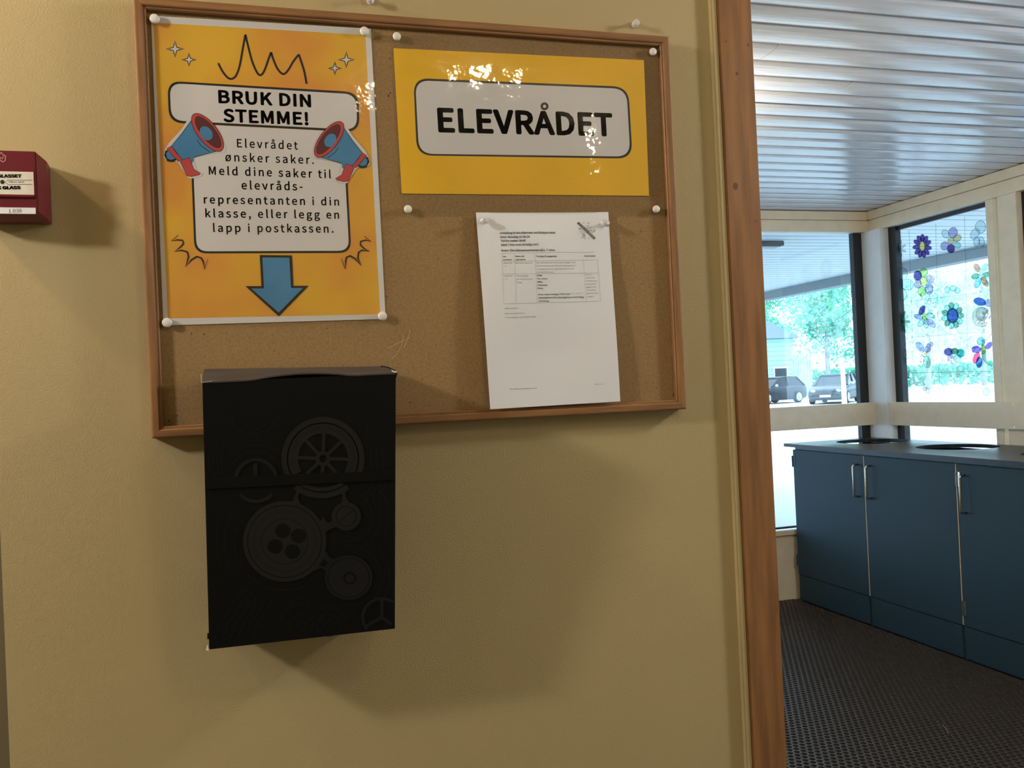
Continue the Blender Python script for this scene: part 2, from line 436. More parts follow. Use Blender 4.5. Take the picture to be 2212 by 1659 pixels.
# ================================================================ RECYCLING CABINETS
XF = 3.375
def cabinet(y1, y0, label, handle_side, hinge):
    t = thing('cabinet', label, 'cabinet', (XF+.3, (y0+y1)/2, 0), 'blue recycling cabinets')
    bm = bmesh.new()
    bx(bm, XF+.020, XR-.032, y0+.001, y0+.017, .0, .955); bx(bm, XF+.020, XR-.032, y1-.017, y1-.001, .0, .955)
    bx(bm, XR-.048, XR-.032, y0+.017, y1-.017, .0, .955); bx(bm, XF+.04, XR-.048, y0+.017, y1-.017, .16, .176)
    fin('carcass', bm, m_dark, t)
    box('kick_filler', XF+.010, XF+.0195, y0-.0078, y0+.0078, .003, .168, m_cabdark, t)
    bm = bmesh.new(); bx(bm, XF+.022, XF+.03, y0+.001, y1-.001, .002, .172); fin('plinth_backing', bm, m_cabdark, t)
    box('kick_panel', XF+.001, XF+.019, y0+.008, y1-.008, .012, .166, m_cab, t, bevel=.001)
    if y0 > 2: box('edge_strip', XF+.0015, XF+.0198, y0-.0026, y0+.0028, .172, .948, m_edge, t)
    d = box('door', XF, XF+.018, y0+.0035, y1-.0035, .170, .948, m_cab, t, bevel=.001)
    if handle_side:
        hy = y0+.05 if handle_side > 0 else y1-.052
        bm = bmesh.new(); z0, z1 = .718, .896; r = .0058; out = .032
        pts = [(XF+.001, hy, z1), (XF-out+.010, hy, z1), (XF-out+.003, hy, z1-.003), (XF-out, hy, z1-.010), (XF-out, hy, z0+.010), (XF-out+.003, hy, z0+.003), (XF-out+.010, hy, z0), (XF+.001, hy, z0)]
        tube(bm, pts, r, 12)
        h = fin('handle', bm, m_steel, t, smooth=True)
        h.parent = d; h.matrix_parent_inverse = Matrix.Translation(-t.location)
        h.matrix_parent_inverse = (Matrix.Translation(t.location) @ d.matrix_parent_inverse).inverted() if False else Matrix.Translation((0, 0, 0))
    for z in ((.22, .84) if hinge else ()):
        hyy = y1-.001 if hinge > 0 else y0+.001
        bm = bmesh.new(); tube(bm, [(XF-.004, hyy, z), (XF-.004, hyy, z+.07)], .0045, 8); bx(bm, XF-.002, XF+.0, min(hyy, hyy-.02*hinge), max(hyy, hyy-.02*hinge), z, z+.07)
        fin('hinge', bm, m_cabdark if y1 > 3.4 else m_steel, t)
    return t
cabinet(3.556, 2.885, 'blue cabinet at the far end, handle on its right, in the window corner', 1, 1)
cabinet(2.880, 2.212, 'middle blue cabinet with handle at its upper left, second from the window corner', -1, 0)
cabinet(2.206, 1.535, 'blue cabinet cut by the right edge, third from the window corner', -1, 1)
cabinet(1.530, .86, 'blue cabinet at the near end of the row beside the third', -1, 1)
# continuous worktop with round openings
HOLES = [(3.787, 3.33), (3.78, 2.632), (3.775, 1.93), (3.775, 1.22)]; HR = .206
def worktop():
    bm = bmesh.new(); x0, x1 = XF-.018, XR-.030; y0, y1 = .84, 3.62; z0, z1 = .965, .985
    ycuts = [y0]
    for hx, hy in HOLES[::-1]: ycuts += [hy-.23, hy+.23]
    ycuts += [y1]; ycuts[-2] = min(ycuts[-2], y1-.01)
    def quad(xa, xb, ya, yb):
        for z in (z0, z1): bm.faces.new([bm.verts.new(p) for p in ((xa, ya, z), (xb, ya, z), (xb, yb, z), (xa, yb, z))])
    for i in range(0, len(ycuts), 2): quad(x0, x1, ycuts[i], ycuts[i+1])
    N = 48
    for hx, hy in HOLES:
        ya, yb = hy-.23, min(hy+.23, y1-.01)
        ri = []; ro = []
        for k in range(N):
            a = 2*math.pi*(k+.5)/N; c, s = math.cos(a), math.sin(a)
            tx = ((x1-hx) if c > 0 else (x0-hx))/c; ty = ((yb-hy) if s > 0 else (ya-hy))/s; tt = min(tx, ty)
            ri.append((hx+HR*c, hy+HR*s)); ro.append((hx+tt*c, hy+tt*s))
        cor = [(x1, yb), (x0, yb), (x0, ya), (x1, ya)]
        for z in (z0, z1):
            for k in range(N):
                j = (k+1) % N; pts = [ri[k], ro[k]]
                for q in cor:
                    if abs(math.atan2(q[1]-hy, q[0]-hx) % (2*math.pi) - (2*math.pi*(k+1)/N) % (2*math.pi)) <= math.pi/N and ro[k] != q and ro[j] != q: pts.append(q)
                pts += [ro[j], ri[j]]
                bm.faces.new([bm.verts.new((p[0], p[1], z)) for p in pts])
        for k in range(N):
            j = (k+1) % N
            bm.faces.new([bm.verts.new(p) for p in ((*ri[k], z0), (*ri[j], z0), (*ri[j], z1), (*ri[k], z1))])
    for xa in (x0, x1): bm.faces.new([bm.verts.new(p) for p in ((xa, y0, z0), (xa, y1, z0), (xa, y1, z1), (xa, y0, z1))])
    for ya in (y0, y1): bm.faces.new([bm.verts.new(p) for p in ((x0, ya, z0), (x1, ya, z0), (x1, ya, z1), (x0, ya, z1))])
    bmesh.ops.remove_doubles(bm, verts=bm.verts, dist=1e-5)
    bmesh.ops.recalc_face_normals(bm, faces=bm.faces); return bm
wt = thing('worktop', 'thin black worktop with round bin openings lying on the blue cabinets', 'worktop', (3.7, 2.2, .965))
fin('worktop_slab', worktop(), m_top, wt)
box('support_strip', XF+.0185, XF+.0199, .86, 3.555, .9490, .9648, m_cabdark, wt)
for hx, hy in HOLES[:3]:
    b = thing('waste_bin', 'black round waste bin inside the cabinet under the %s opening' % {3.33: 'far left', 2.632: 'second', 1.93: 'right edge'}[hy], 'bin', (hx, hy, .178))
    bm = bmesh.new(); lathe(bm, (hx, hy, .178), (0, 0, 1), [(0, .15), (.60, .19), (.60, .183), (.01, .145)], 28); fin('bucket', bm, m_dark, b, smooth=True)

# ================================================================ ALARM CALL POINT
m_red = mat('red_alarm_plastic', (0.13, 0.006, 0.012), .38, var=.05)
m_paper = mat('white_paper', (0.74, 0.74, 0.75), .6)
m_ink = mat('black_print', (0.012, 0.010, 0.010), .45)
al = thing('fire_alarm_call_point', 'red fire alarm call point with break glass label on the cream wall', 'fire alarm', (-.150, 0, 1.69))
ZT, ZB = 1.737, 1.6495
bm = bmesh.new()
f0 = [(-.190, -.046, ZB+.007), (-.1225, -.046, ZB+.007), (-.1225, -.046, ZT-.001), (-.190, -.046, ZT-.001)]
b0 = [(-.197, -.0265, ZB-.001), (-.1135, -.0265, ZB-.001), (-.1135, -.0265, ZT-.008), (-.197, -.0265, ZT-.008)]
w0 = [(-.196, -.0005, ZB), (-.1145, -.0005, ZB), (-.1145, -.0005, ZT-.009), (-.196, -.0005, ZT-.009)]
R_ = [[bm.verts.new(p) for p in r] for r in (f0, b0, w0)]
bm.faces.new(R_[0]); bm.faces.new(R_[2][::-1])
for A, B in zip(R_, R_[1:]):
    for k in range(4): bm.faces.new((A[k], B[k], B[(k+1) % 4], A[(k+1) % 4]))
bmesh.ops.recalc_face_normals(bm, faces=bm.faces)
fin('housing', bm, m_red, al, bevel=.0012)
box('label_recess', -.186, -.1238, -.0470, -.0462, 1.6775, 1.7115, m_red, al)
box('glass_label', -.185, -.1255, -.0474, -.0468, 1.679, 1.7085, mat('cream_label', (.70, .66, .56), .4), al)
box('ledge', -.186, -.1248, -.0492, -.0462, 1.6752, 1.6785, m_red, al, bevel=.0008)
box('ledge', -.1252, -.1238, -.0492, -.0462, 1.6785, 1.711, m_red, al, bevel=.0005)
box('sticker', -.176, -.1249, -.0466, -.0460, 1.6545, 1.6625, m_paper, al)
sh = Sheet((0, -.0476, 0), (0, -1, 0), al, 0)
sh.text('lettering', 'KNUS GLASSET', (-42, 383), (47, 383), 6, m_ink, 1, .03)
sh.text('lettering', 'BREAK GLASS', (-38, 409), (45, 408), 6, m_ink, 1, .03)
sh.text('lettering', 'PRESS HERE', (19, 395), (53, 395), 3.5, m_ink)
sh.ring('symbol', (5, 393), (4.6, 4.6), None, m_ink, 20)
sh.stroke('symbol', [[(69, 389), (17, 389), (10, 393), (18, 399), (69, 398)]], .8, m_ink)
sh = Sheet((0, -.0467, 0), (0, -1, 0), al, 0)
sh.text('lettering', '1.038', (19, 459.6), (47, 458.6), 7.5, mat('grey_ink', (.03, .022, .022), .5))
sh = Sheet((0, -.0461, 0), (0, -1, 0), al, 0)
m_pink = mat('pale_symbol_print', (.55, .28, .28), .5)
sh.stroke('house_symbol', [[(-6, 337), (4, 329), (6, 334), (12, 337), (11, 347), (6, 350), (0, 346), (0, 340), (5, 343), (7, 338)]], 2, m_pink)

# ================================================================ BULLETIN BOARD
bd = thing('bulletin_board', 'cork bulletin board in a brown wooden frame hung on the cream wall', 'bulletin board', (.4, 0, 1.357))
BZ0, BZ1, BW = 1.357, 1.957, .8; FW = .0155; YC = -.012; YFR = -.0235
box('cork_panel', .006, BW-.006, YC, -.002, BZ0+.006, BZ1-.006, m_cork, bd)
def mitre(pts_o, pts_i, m, name):
    bm = bmesh.new()
    y0, y1, yl = YFR, -.0012, YC-.0002
    (ax, az), (bx_, bz) = pts_o; (cx_, cz), (dx, dz) = pts_i
    def mixp(t): return [(ax+(cx_-ax)*t, az+(cz-az)*t), (bx_+(dx-bx_)*t, bz+(dz-bz)*t)]
    prof = [(0, y1), (0, y0+.002), (.08, y0+.0004), (.18, y0), (.62, y0), (.72, y0+.001), (.78, y0+.003), (.92, y0+.003), (1.0, y0+.0045), (1.0, yl)]
    rows = []
    for t, y in prof:
        (p, q) = mixp(t); rows.append((bm.verts.new((p[0], y, p[1])), bm.verts.new((q[0], y, q[1]))))
    for A, B in zip(rows, rows[1:]): bm.faces.new((A[0], A[1], B[1], B[0]))
    bm.faces.new([r[0] for r in rows]); bm.faces.new([r[1] for r in rows][::-1])
    bmesh.ops.recalc_face_normals(bm, faces=bm.faces)
    return fin(name, bm, m, bd)
TL, TR, BR, BL = (0, BZ1), (BW, BZ1), (BW, BZ0), (0, BZ0)
tl, tr, br, bl = (FW, BZ1-FW), (BW-FW, BZ1-FW), (BW-FW, BZ0+FW), (FW, BZ0+FW)
mitre((TL, TR), (tl, tr), m_frame_h, 'frame_rail'); mitre((BL, BR), (bl, br), m_frame_h, 'frame_rail')
mitre((TL, BL), (tl, bl), m_frame_v, 'frame_rail'); mitre((TR, BR), (tr, br), m_frame_v, 'frame_rail')
shb = Sheet((0, YC, 0), (0, -1, 0), bd, .0001)
m_hole = mat('pin_hole', (.05, .025, .01), .9)
m_scr = mat('pale_scratch', (.50, .40, .26), .9)
for px, py, r in ((1456, 853, 2.6), (441, 722, 1.6), (414, 721, 1.5), (383, 898, 1.6), (365, 909, 2), (839, 207, 2), (843, 201, 1.6), (836, 640, 1.2), (886, 870, 1.6), (1023, 870, 1.2), (912, 820, 1), (1418, 838, 1.2), (706, 710, 1.2), (592, 757, 1), (1385, 500, 1.2), (947, 560, 1), (1404, 620, 1), (842, 126, 1.4)):
    shb.ring('pin_hole', (px, py), (r, r*1.1), None, m_hole, 10)
shb.stroke('scratch', [[(838, 752), (862, 740), (886, 729)], [(872, 722), (868, 745), (858, 764), (846, 775)], [(886, 712), (880, 735), (872, 752)]], .9, m_scr)

# ---- helper: clear laminate film with waves
def film(name, cs, y0, amp, waves, m, parent, nx=56, ny=44, edge=0.0):
    """cs: four (x, z) corners TL,TR,BR,BL"""
    bm = bmesh.new(); g = []
    for j in range(ny+1):
        v = j/ny; row = []
        for i in range(nx+1):
            u = i/nx
            a = V(cs[0])*(1-u)+V(cs[1])*u; b = V(cs[3])*(1-u)+V(cs[2])*u; p = a*(1-v)+b*v
            d = 0
            for (kx, kz, ph, s) in waves: d += s*math.sin(kx*p.x+kz*p.y+ph)
            win = min(1, 5*u, 5*(1-u))*min(1, 6*v, 6*(1-v))
            row.append(bm.verts.new((p.x, y0-amp*(1+d)*win - .0006, p.y)))
        g.append(row)
    for j in range(ny):
        for i in range(nx): bm.faces.new((g[j][i], g[j][i+1], g[j+1][i+1], g[j+1][i]))
    bmesh.ops.recalc_face_normals(bm, faces=bm.faces)
    return fin(name, bm, m, parent, smooth=True)

# ---- poster
m_film = clear('laminate_film', (.97, .97, .96), gloss=.045, rough=.06, bump=.2, bscale=26, bdist=.006)
m_yel = bpy.data.materials.new('yellow_orange_print'); m_yel.use_nodes = True
nt = m_yel.node_tree; b_ = nt.nodes['Principled BSDF']; b_.inputs['Roughness'].default_value = .5
tc = nt.nodes.new('ShaderNodeTexCoord'); nz = nt.nodes.new('ShaderNodeTexNoise'); nz.inputs['Scale'].default_value = 7; nz.inputs['Detail'].default_value = 2
cr = nt.nodes.new('ShaderNodeValToRGB'); nt.links.new(tc.outputs['Object'], nz.inputs['Vector']); nt.links.new(nz.outputs['Fac'], cr.inputs[0]); nt.links.new(cr.outputs[0], b_.inputs['Base Color'])
cr.color_ramp.elements[0].position = .38; cr.color_ramp.elements[0].color = (.74, .42, .03, 1)
cr.color_ramp.elements[1].position = .60; cr.color_ramp.elements[1].color = (.70, .30, .045, 1)
m_yel2 = mat('yellow_print', (.84, .48, .008), .5, var=.04, vscale=10)
m_wp = mat('white_print', (.66, .64, .63), .5)
m_blue = mat('blue_print', (.055, .22, .42), .5, var=.12, vscale=18)
m_pred = mat('red_print', (.50, .055, .06), .5)
m_maroon = mat('maroon_print', (.10, .018, .02), .5)
po = thing('poster', 'tall yellow laminated poster BRUK DIN STEMME on the left of the board', 'poster', (.17, YC, 1.51))
YP = YC-.0012
sp = Sheet((0, YP, 0), (0, -1, 0), po, 0)
PC = [(326, 34), (801, 62), (833, 689), (353, 703)]
cs = [at(x, y, 'y', YP) for x, y in PC]
bm = bmesh.new(); A = [bm.verts.new(c) for c in cs]; B = [bm.verts.new(c+V((0, .0007, 0))) for c in cs]
bm.faces.new(A[::-1]); bm.faces.new(B)
for k in range(4): bm.faces.new((A[k], A[(k+1) % 4], B[(k+1) % 4], B[k]))
bmesh.ops.recalc_face_normals(bm, faces=bm.faces); fin('white_sheet', bm, m_wp, po)
A1 = lambda x, y: (290+x/3.881, 20+y/3.881)
A2 = lambda x, y: (290+x/3.881, 400+y/3.881)
A3 = lambda x, y: (820+x/3.253, 40+y/3.253)
sp.poly('yellow_ground', [A1(160, 112), A1(1938, 215), A2(2062, 1082), A2(283, 1118)], m_yel)
def star(cx_, cy_, rx, ry, sk=0):
    pts = []
    for k in range(8):
        a = math.pi/4*k - math.pi/2
        if k % 2 == 0: pts.append((cx_+rx*math.cos(a)+sk*math.sin(a)*-.1, cy_+ry*math.sin(a)))
        else: pts.append((cx_+rx*.27*math.cos(a), cy_+ry*.27*math.sin(a)))
    out = []
    for i in range(8):
        a, b = pts[i], pts[(i+1) % 8]; out += [a, ((a[0]+b[0])/2*.94+cx_*.06, (a[1]+b[1])/2*.94+cy_*.06)]
    return out
for sx, sy, rx, ry in ((342, 333, 76, 70), (459, 423, 62, 57), (1778, 423, 70, 68), (1682, 495, 57, 55)):
    pts = [A1(*q) for q in star(sx, sy, rx, ry)]
    sp.poly('star_print', pts, m_wp); sp.stroke('star_outline', [pts], 1.9, m_ink, closed=True)
# zigzag crown line
zz = [(705, 452), (735, 512), (775, 565), (812, 584), (850, 560), (882, 480), (910, 330), (932, 212)]
zz2 = [(932, 212), (955, 310), (990, 440), (1030, 530), (1060, 552), (1090, 515), (1125, 420), (1147, 360)]
zz3 = [(1147, 360), (1170, 430), (1205, 505), (1250, 543), (1290, 510), (1335, 435), (1380, 378)]
zz4 = [(1380, 378), (1400, 440), (1425, 520), (1445, 625)]
sp.stroke('zigzag_line', [[A1(*q) for q in spline(z, 6)] for z in (zz, zz2, zz3, zz4)], 4.4, m_ink)
# speech panels
def panel(cs_, r, w):
    pts = rrect(cs_, r)
    sp.poly('panel_outline', [q for q in pts], m_ink)
    c = V((sum(p[0] for p in cs_)/4, sum(p[1] for p in cs_)/4))
    inner = []
    for p in cs_:
        d = V(p)-c; inner.append((p[0]-math.copysign(w, d.x), p[1]-math.copysign(w, d.y)))
    return rrect(inner, r-w*.6)
lowc = [A1(466, 1000), A1(1768, 1050), A2(1820, 568), A2(505, 572)]
lin = panel(lowc, 27, 4.6)
upc = [A1(278, 600), A1(1880, 695), A1(1888, 1030), A1(292, 950)]
uin = panel(upc, 30, 4.8)
sp.poly('panel_fill', lin, m_wp); 
# upper panel's own outline and fill again so that it lies over the lower one
upts = rrect(upc, 30); sp.poly('panel_outline', upts, m_ink); sp.poly('panel_fill', uin, m_wp)
sp.poly('panel_fill', [A1(478, 962), A1(1757, 1026), A1(1752, 1300), A1(500, 1300)], m_wp)
sp.text('lettering', 'BRUK DIN', A1(706, 782), A1(1484, 818), 26.0, m_ink, 1.04, .015)
sp.text('lettering', 'STEMME!', A1(748, 940), A1(1462, 968), 26.0, m_ink, 1.04, .015)
body = [('Elevrådet', A1(862, 1156), A1(1372, 1176), 17.5), ('ønsker saker.', A1(764, 1272), A1(1506, 1296), 17.5),
        ('Meld dine saker til', A1(626, 1385), A1(1650, 1416), 17.5), ('elevråds-', A1(900, 1508), A1(1412, 1518), 17.5),
        ('representanten i din', A2(584, 152), A2(1718, 170), 17.2), ('klasse, eller legg en', A2(597, 268), A2(1718, 280), 17.2),
        ('lapp i postkassen.', A2(662, 390), A2(1670, 397), 17.2)]
for s, L, R, c in body: sp.text('lettering', s, L, R, c, m_ink, 1.13, .006)
# arrow
sp.poly('arrow_outline', [A2(*q) for q in ((1052, 585), (1322, 588), (1334, 843), (1463, 843), (1212, 1100), (932, 846), (1066, 846))], m_ink)
sp.poly('arrow_fill', [A2(*q) for q in ((1074, 606), (1300, 608), (1314, 862), (1414, 862), (1211, 1068), (980, 866), (1088, 866))], m_blue)
# splash lines
l1 = [(368, 418), (312, 468), (360, 458), (405, 462), (412, 490), (385, 520), (338, 555), (400, 545), (445, 560), (455, 600), (430, 685), (480, 625), (525, 598), (560, 610), (578, 640), (587, 706), (617, 620)]
l2 = [(1930, 428), (1985, 474), (1940, 460), (1898, 472), (1896, 500), (1925, 530), (1972, 552), (1905, 545), (1880, 565), (1875, 610), (1905, 675), (1850, 615), (1810, 592), (1780, 605), (1772, 640), (1770, 702), (1733, 615)]
for l in (l1, l2):
    ws = [1.2, 1.4, 2.6, 3.6, 3.6, 3.0, 1.8, 3.2, 3.8, 3.6, 1.8, 3.4, 3.8, 3.6, 3.4, 1.8, 1.0]
    # segments joined at sharp spikes
    sp.stroke('splash_line', [[A2(*q) for q in l]], ws, m_ink)
def megaphone(T, tm):
    sc = 1.0
    halo = [(500, 868), (560, 880), (640, 940), (720, 1050), (768, 1150), (760, 1200), (700, 1200), (500, 1238), (505, 1290), (520, 1345), (575, 1375), (560, 1400), (480, 1420), (450, 1412), (370, 1290), (330, 1262), (270, 1270), (245, 1240), (255, 1180), (290, 1120), (400, 1000), (465, 900)]
    sp.poly('megaphone_edge', [T(*q) for q in halo], m_wp)
    sp.stroke('megaphone_outline', [[T(*q) for q in [(300, 1190), (270, 1195), (264, 1225), (285, 1262), (320, 1266), (350, 1250)]]], 7.5, m_ink)
    sp.poly('megaphone_cap', [T(*q) for q in [(285, 1185), (268, 1210), (275, 1250), (310, 1264), (345, 1250)]], m_blue)
    horn = [(312, 1145), (400, 1040), (480, 930), (500, 905), (560, 1020), (640, 1130), (690, 1190), (520, 1235), (405, 1265)]
    sp.poly('megaphone_horn', [T(*q) for q in horn], m_blue); sp.stroke('megaphone_outline', [[T(*q) for q in horn]], 1.3, m_ink, closed=True)
    sp.stroke('megaphone_seam', [[T(*q) for q in ((527, 1097), (560, 1145), (630, 1195))]], 1.3, m_ink)
    band = [(312, 1143), (272, 1168), (318, 1222), (370, 1278), (406, 1262), (350, 1200)]
    sp.poly('megaphone_band', [T(*q) for q in band], m_pred); sp.stroke('megaphone_outline', [[T(*q) for q in band]], 1.0, m_ink, closed=True)
    ha = [(385, 1278), (405, 1262), (462, 1243), (480, 1290), (498, 1340), (556, 1375), (545, 1388), (480, 1402), (440, 1395), (418, 1345)]
    sp.poly('megaphone_handle', [T(*q) for q in ha], m_pred); sp.stroke('megaphone_outline', [[T(*q) for q in ha]], 1.0, m_ink, closed=True)
    sp.poly('megaphone_trigger', [T(*q) for q in ((465, 1243), (497, 1236), (497, 1275), (482, 1290))], m_blue)
    def ell(cx_, cy_, a, b, rot):
        out = []
        for k in range(40):
            t = 2*math.pi*k/40; x, y = a*math.cos(t), b*math.sin(t); c, s = math.cos(rot), math.sin(rot)
            out.append(T(cx_+x*c-y*s, cy_+x*s+y*c))
        return out
    e = math.radians(52)
    sp.poly('megaphone_rim', ell(614, 1032, 192, 82, e), m_pred); sp.stroke('megaphone_outline', [ell(614, 1032, 192, 82, e)], 1.2, m_ink, closed=True)
    sp.poly('megaphone_mouth', ell(620, 1030, 160, 58, e), m_maroon); sp.stroke('megaphone_outline', [ell(620, 1030, 160, 58, e)], 1.0, m_ink, closed=True)
    sp.poly('megaphone_core', ell(603, 1040, 64, 48, e), m_blue)
megaphone(A1, 0)
# right megaphone mirrors the left one
def T2(x, y): return A1(1508 + (752-x)*.925 - 2, 935 + (y-870)*.955 + (752-x)*.012)
megaphone(T2, 1)
csx = [(c.x, c.z) for c in (at(325, 32, 'y', YP), at(803, 61, 'y', YP), at(834, 690, 'y', YP), at(352, 704, 'y', YP))]
film('laminate_film', csx, YP-.0035, .0030, [(16, 5, .4, .5), (31, -12, 1.7, .22), (8, 26, 2.2, .25)], m_film, po)

# ---- ELEVRÅDET sign
sg = thing('sign', 'wide yellow laminated sign lettered ELEVRÅDET at the upper right of the board', 'sign', (.555, YC, 1.70))
ss = Sheet((0, YP, 0), (0, -1, 0), sg, 0)
cs = [at(x, y, 'y', YP) for x, y in ((850, 104), (1391, 130), (1402, 423), (868, 418))]
bm = bmesh.new(); A = [bm.verts.new(c) for c in cs]; B = [bm.verts.new(c+V((0, .0007, 0))) for c in cs]
bm.faces.new(A[::-1]); bm.faces.new(B)
for k in range(4): bm.faces.new((A[k], A[(k+1) % 4], B[(k+1) % 4], B[k]))
bmesh.ops.recalc_face_normals(bm, faces=bm.faces); fin('yellow_sheet', bm, m_yel2, sg)
oc = [A3(237, 418), A3(1748, 480), A3(1778, 985), A3(262, 962)]
ic = [A3(250, 434), A3(1735, 494), A3(1762, 970), A3(277, 950)]
ss.poly('panel_outline', rrect(oc, 34, 10), m_ink); ss.poly('panel_fill', rrect(ic, 31, 10), m_wp)
ss.text('lettering', 'ELEVRADET', A3(412, 792), A3(1643, 822), 48.5, m_ink, 1.02, .0145)
ss.ring('lettering_ring', A3(1159, 617), (8.6, 8.6), (3.4, 3.4), m_ink, 32)   # the ring of the Å, open as in the photograph
csx = [(c.x, c.z) for c in (at(846, 68, 'y', YP), at(1424, 104, 'y', YP), at(1430, 462, 'y', YP), at(868, 462, 'y', YP))]
m_film2 = clear('laminate_film_sign', (.93, .93, .93), gloss=.045, rough=.05, bump=.20, bscale=24, bdist=.007)
film('laminate_film', csx, YP-.0035, .0030, [(22, 3, 1.0, .55), (9, 18, .3, .35), (41, -9, 2.1, .2)], m_film2, sg)

# ---- meeting notice
no = thing('meeting_notice', 'white printed meeting notice held by two clear push pins on the board', 'paper', (.58, YC, 1.37))
pc = [at(1028, 459, 'y', YC-.006), at(1314, 458, 'y', YC-.006), at(1340, 867, 'y', -.027), at(1059, 884, 'y', -.027)]
bm = bmesh.new(); g = []; nx, ny = 20, 28
def paper_pt(u, v, lift=0):
    a = pc[0]*(1-u)+pc[1]*u; b = pc[3]*(1-u)+pc[2]*u; p = a*(1-v)+b*v
    curl = .004*math.sin(math.pi*min(1, v*1.4))*math.sin(math.pi*u) + .002*math.sin(5*u+3*v)*v*(1-v)*4
    if v < .12: curl -= .0022*(1-v/.12)*math.sin(math.pi*u)
    return p - V((0, curl + lift, 0))
def grid(u0, u1, v0, v1, lift, nx, ny):
    g = [[bm.verts.new(paper_pt(u0+(u1-u0)*i/nx, v0+(v1-v0)*j/ny, lift)) for i in range(nx+1)] for j in range(ny+1)]
    for j in range(ny):
        for i in range(nx): bm.faces.new((g[j][i], g[j+1][i], g[j+1][i+1], g[j][i+1]))
grid(0, 1, 0, 1, 0, nx, ny)
m_notice = mat('notice_paper', (.70, .71, .74), .55)
pp = fin('paper_sheet', bm, m_notice, no, smooth=True)
# lettering follows the sheet: pixel -> (u, v) by inverting the flat quad
Q = [(1028, 459), (1314, 458), (1340, 867), (1059, 884)]
def uv_of(px, py):
    u = v = .5
    for _ in range(12):
        def F(u, v): return (V(Q[0])*(1-u)+V(Q[1])*u)*(1-v)+(V(Q[3])*(1-u)+V(Q[2])*u)*v
        f = F(u, v); du = F(u+1e-4, v)-f; dv = F(u, v+1e-4)-f; e = V((px, py))-f
        det = du.x*dv.y-du.y*dv.x
        u += (e.x*dv.y-e.y*dv.x)/det*1e-4; v += (du.x*e.y-du.y*e.x)/det*1e-4
    return u, v
def ptext(s, L, R, cap, m, bold=0.0, italic=0):
    me, w0, x0, ch = text_mesh(s, 1.0, bold)
    for vv in me.vertices:
        t = (vv.co.x-x0)/w0; y = vv.co.y/ch*cap
        dx, dy = R[0]-L[0], R[1]-L[1]; l = math.hypot(dx, dy)
        px = L[0]+dx*t + dy/l*y; py = L[1]+dy*t - dx/l*y
        u, v = uv_of(px, py); vv.co = paper_pt(u, v, .0004)
    me.update(); return link('lettering', me, m, no)
A4_ = lambda x, y: (1010+x/6.32, 440+y/6.32)
A5 = lambda x, y: (1010+x/4.514, 640+y/4.514)
m_g1 = mat('notice_ink', (.06, .06, .06), .6); m_g2 = mat('notice_grey_ink', (.22, .22, .23), .6); m_g3 = mat('notice_line', (.42, .42, .43), .6)
for s, x0, y0, x1, y1, c, b in (
    ('Innkalling til elevrådsmøte ved Østbyen skole', 427, 418, 1175, 412, 4.3, .008), ('Dato: Mandag 16.09.24', 430, 473, 822, 470, 4.3, .008),
    ('Tid for møtet: 08:45', 436, 528, 768, 524, 4.3, .008), ('Sted: ? Har noen et ledig rom?', 438, 582, 940, 577, 4.3, .008),
    ('Hvem: Elevrådsrepresentanter på 2.-7. trinn', 442, 660, 1162, 654, 4.3, .008),
    ('Sak', 462, 740, 508, 740, 3, .008), ('nummer', 465, 782, 582, 781, 3, .008), ('Navn på', 628, 736, 742, 736, 3, .008), ('sak/tema', 628, 782, 760, 780, 3, .008),
    ('Forslag til avgjørelse', 908, 736, 1192, 734, 3, .008), ('Kommentar', 1580, 728, 1740, 726, 3, .008)):
    ptext(s, A4_(x0, y0), A4_(x1, y1), c, m_g1, b)
for s, x0, y0, x1, y1 in (
    ('2024/25', 470, 830, 582, 828), ('- 5', 472, 872, 510, 872), ('Barnets stemme', 630, 828, 858, 826),
    ('Når elevrådsrepresentantene legger fram', 912, 824, 1455, 816), ('klassenes svar på diskusjonsoppgavene', 912, 866, 1445, 860),
    ('vi oppsummerer og forbereder oss til', 915, 912, 1428, 902), ('barnekonferansen', 918, 952, 1145, 950),
    ('2024/25', 482, 1006, 588, 1004), ('- 6', 486, 1048, 518, 1048), ('Planlegging', 642, 1004, 798, 1002), ('feiring av Grønt', 642, 1048, 860, 1046), ('flagg', 645, 1092, 715, 1092),
    ('Punkt 2', 1600, 984, 1686, 982), ('ønsker på', 1602, 1026, 1720, 1024), ('skolebesøk', 1606, 1068, 1760, 1066), ('er positiv', 1610, 1110, 1746, 1108),
    ('gjerne til', 1612, 1152, 1746, 1150), ('Til slutt tar', 1614, 1194, 1746, 1192), ('grønn skoles', 1616, 1236, 1780, 1234), ('dagen', 1620, 1280, 1708, 1278),
    ('Velkommen!', 488, 1446, 665, 1442), ('Med vennlig hilsen', 490, 1516, 750, 1510), ('Lilian Hagen, elevrådskontakt', 494, 1570, 910, 1556)):
    ptext(s, A4_(x0, y0), A4_(x1, y1), 2.8, m_g2)
for s, x0, y0, x1, y1 in (('Philip', 918, 998, 988, 998), ('Tor Johan', 922, 1044, 1060, 1042), ('Milla', 926, 1086, 992, 1086), ('Sebastian', 928, 1130, 1060, 1128), ('Emma', 930, 1172, 1000, 1172),
    ('Disse møter tirsdag 17.09.24 på', 936, 1258, 1374, 1248), ('skolekjøkkenet for planlegging av Grønt flagg', 942, 1302, 1570, 1288), ('markering.', 945, 1346, 1088, 1344)):
    ptext(s, A4_(x0, y0), A4_(x1, y1), 3.0, m_g1, .006)
ptext('kl. 1270', A4_(1392, 1245), A4_(1545, 1236), 3, m_g3)
ptext('Elevrådet ved Østbyen skole', A5(405, 912), A5(665, 902), 2.6, m_g2)
ptext('Side 1 av 1', A5(1230, 866), A5(1325, 862), 2.6, m_g2)
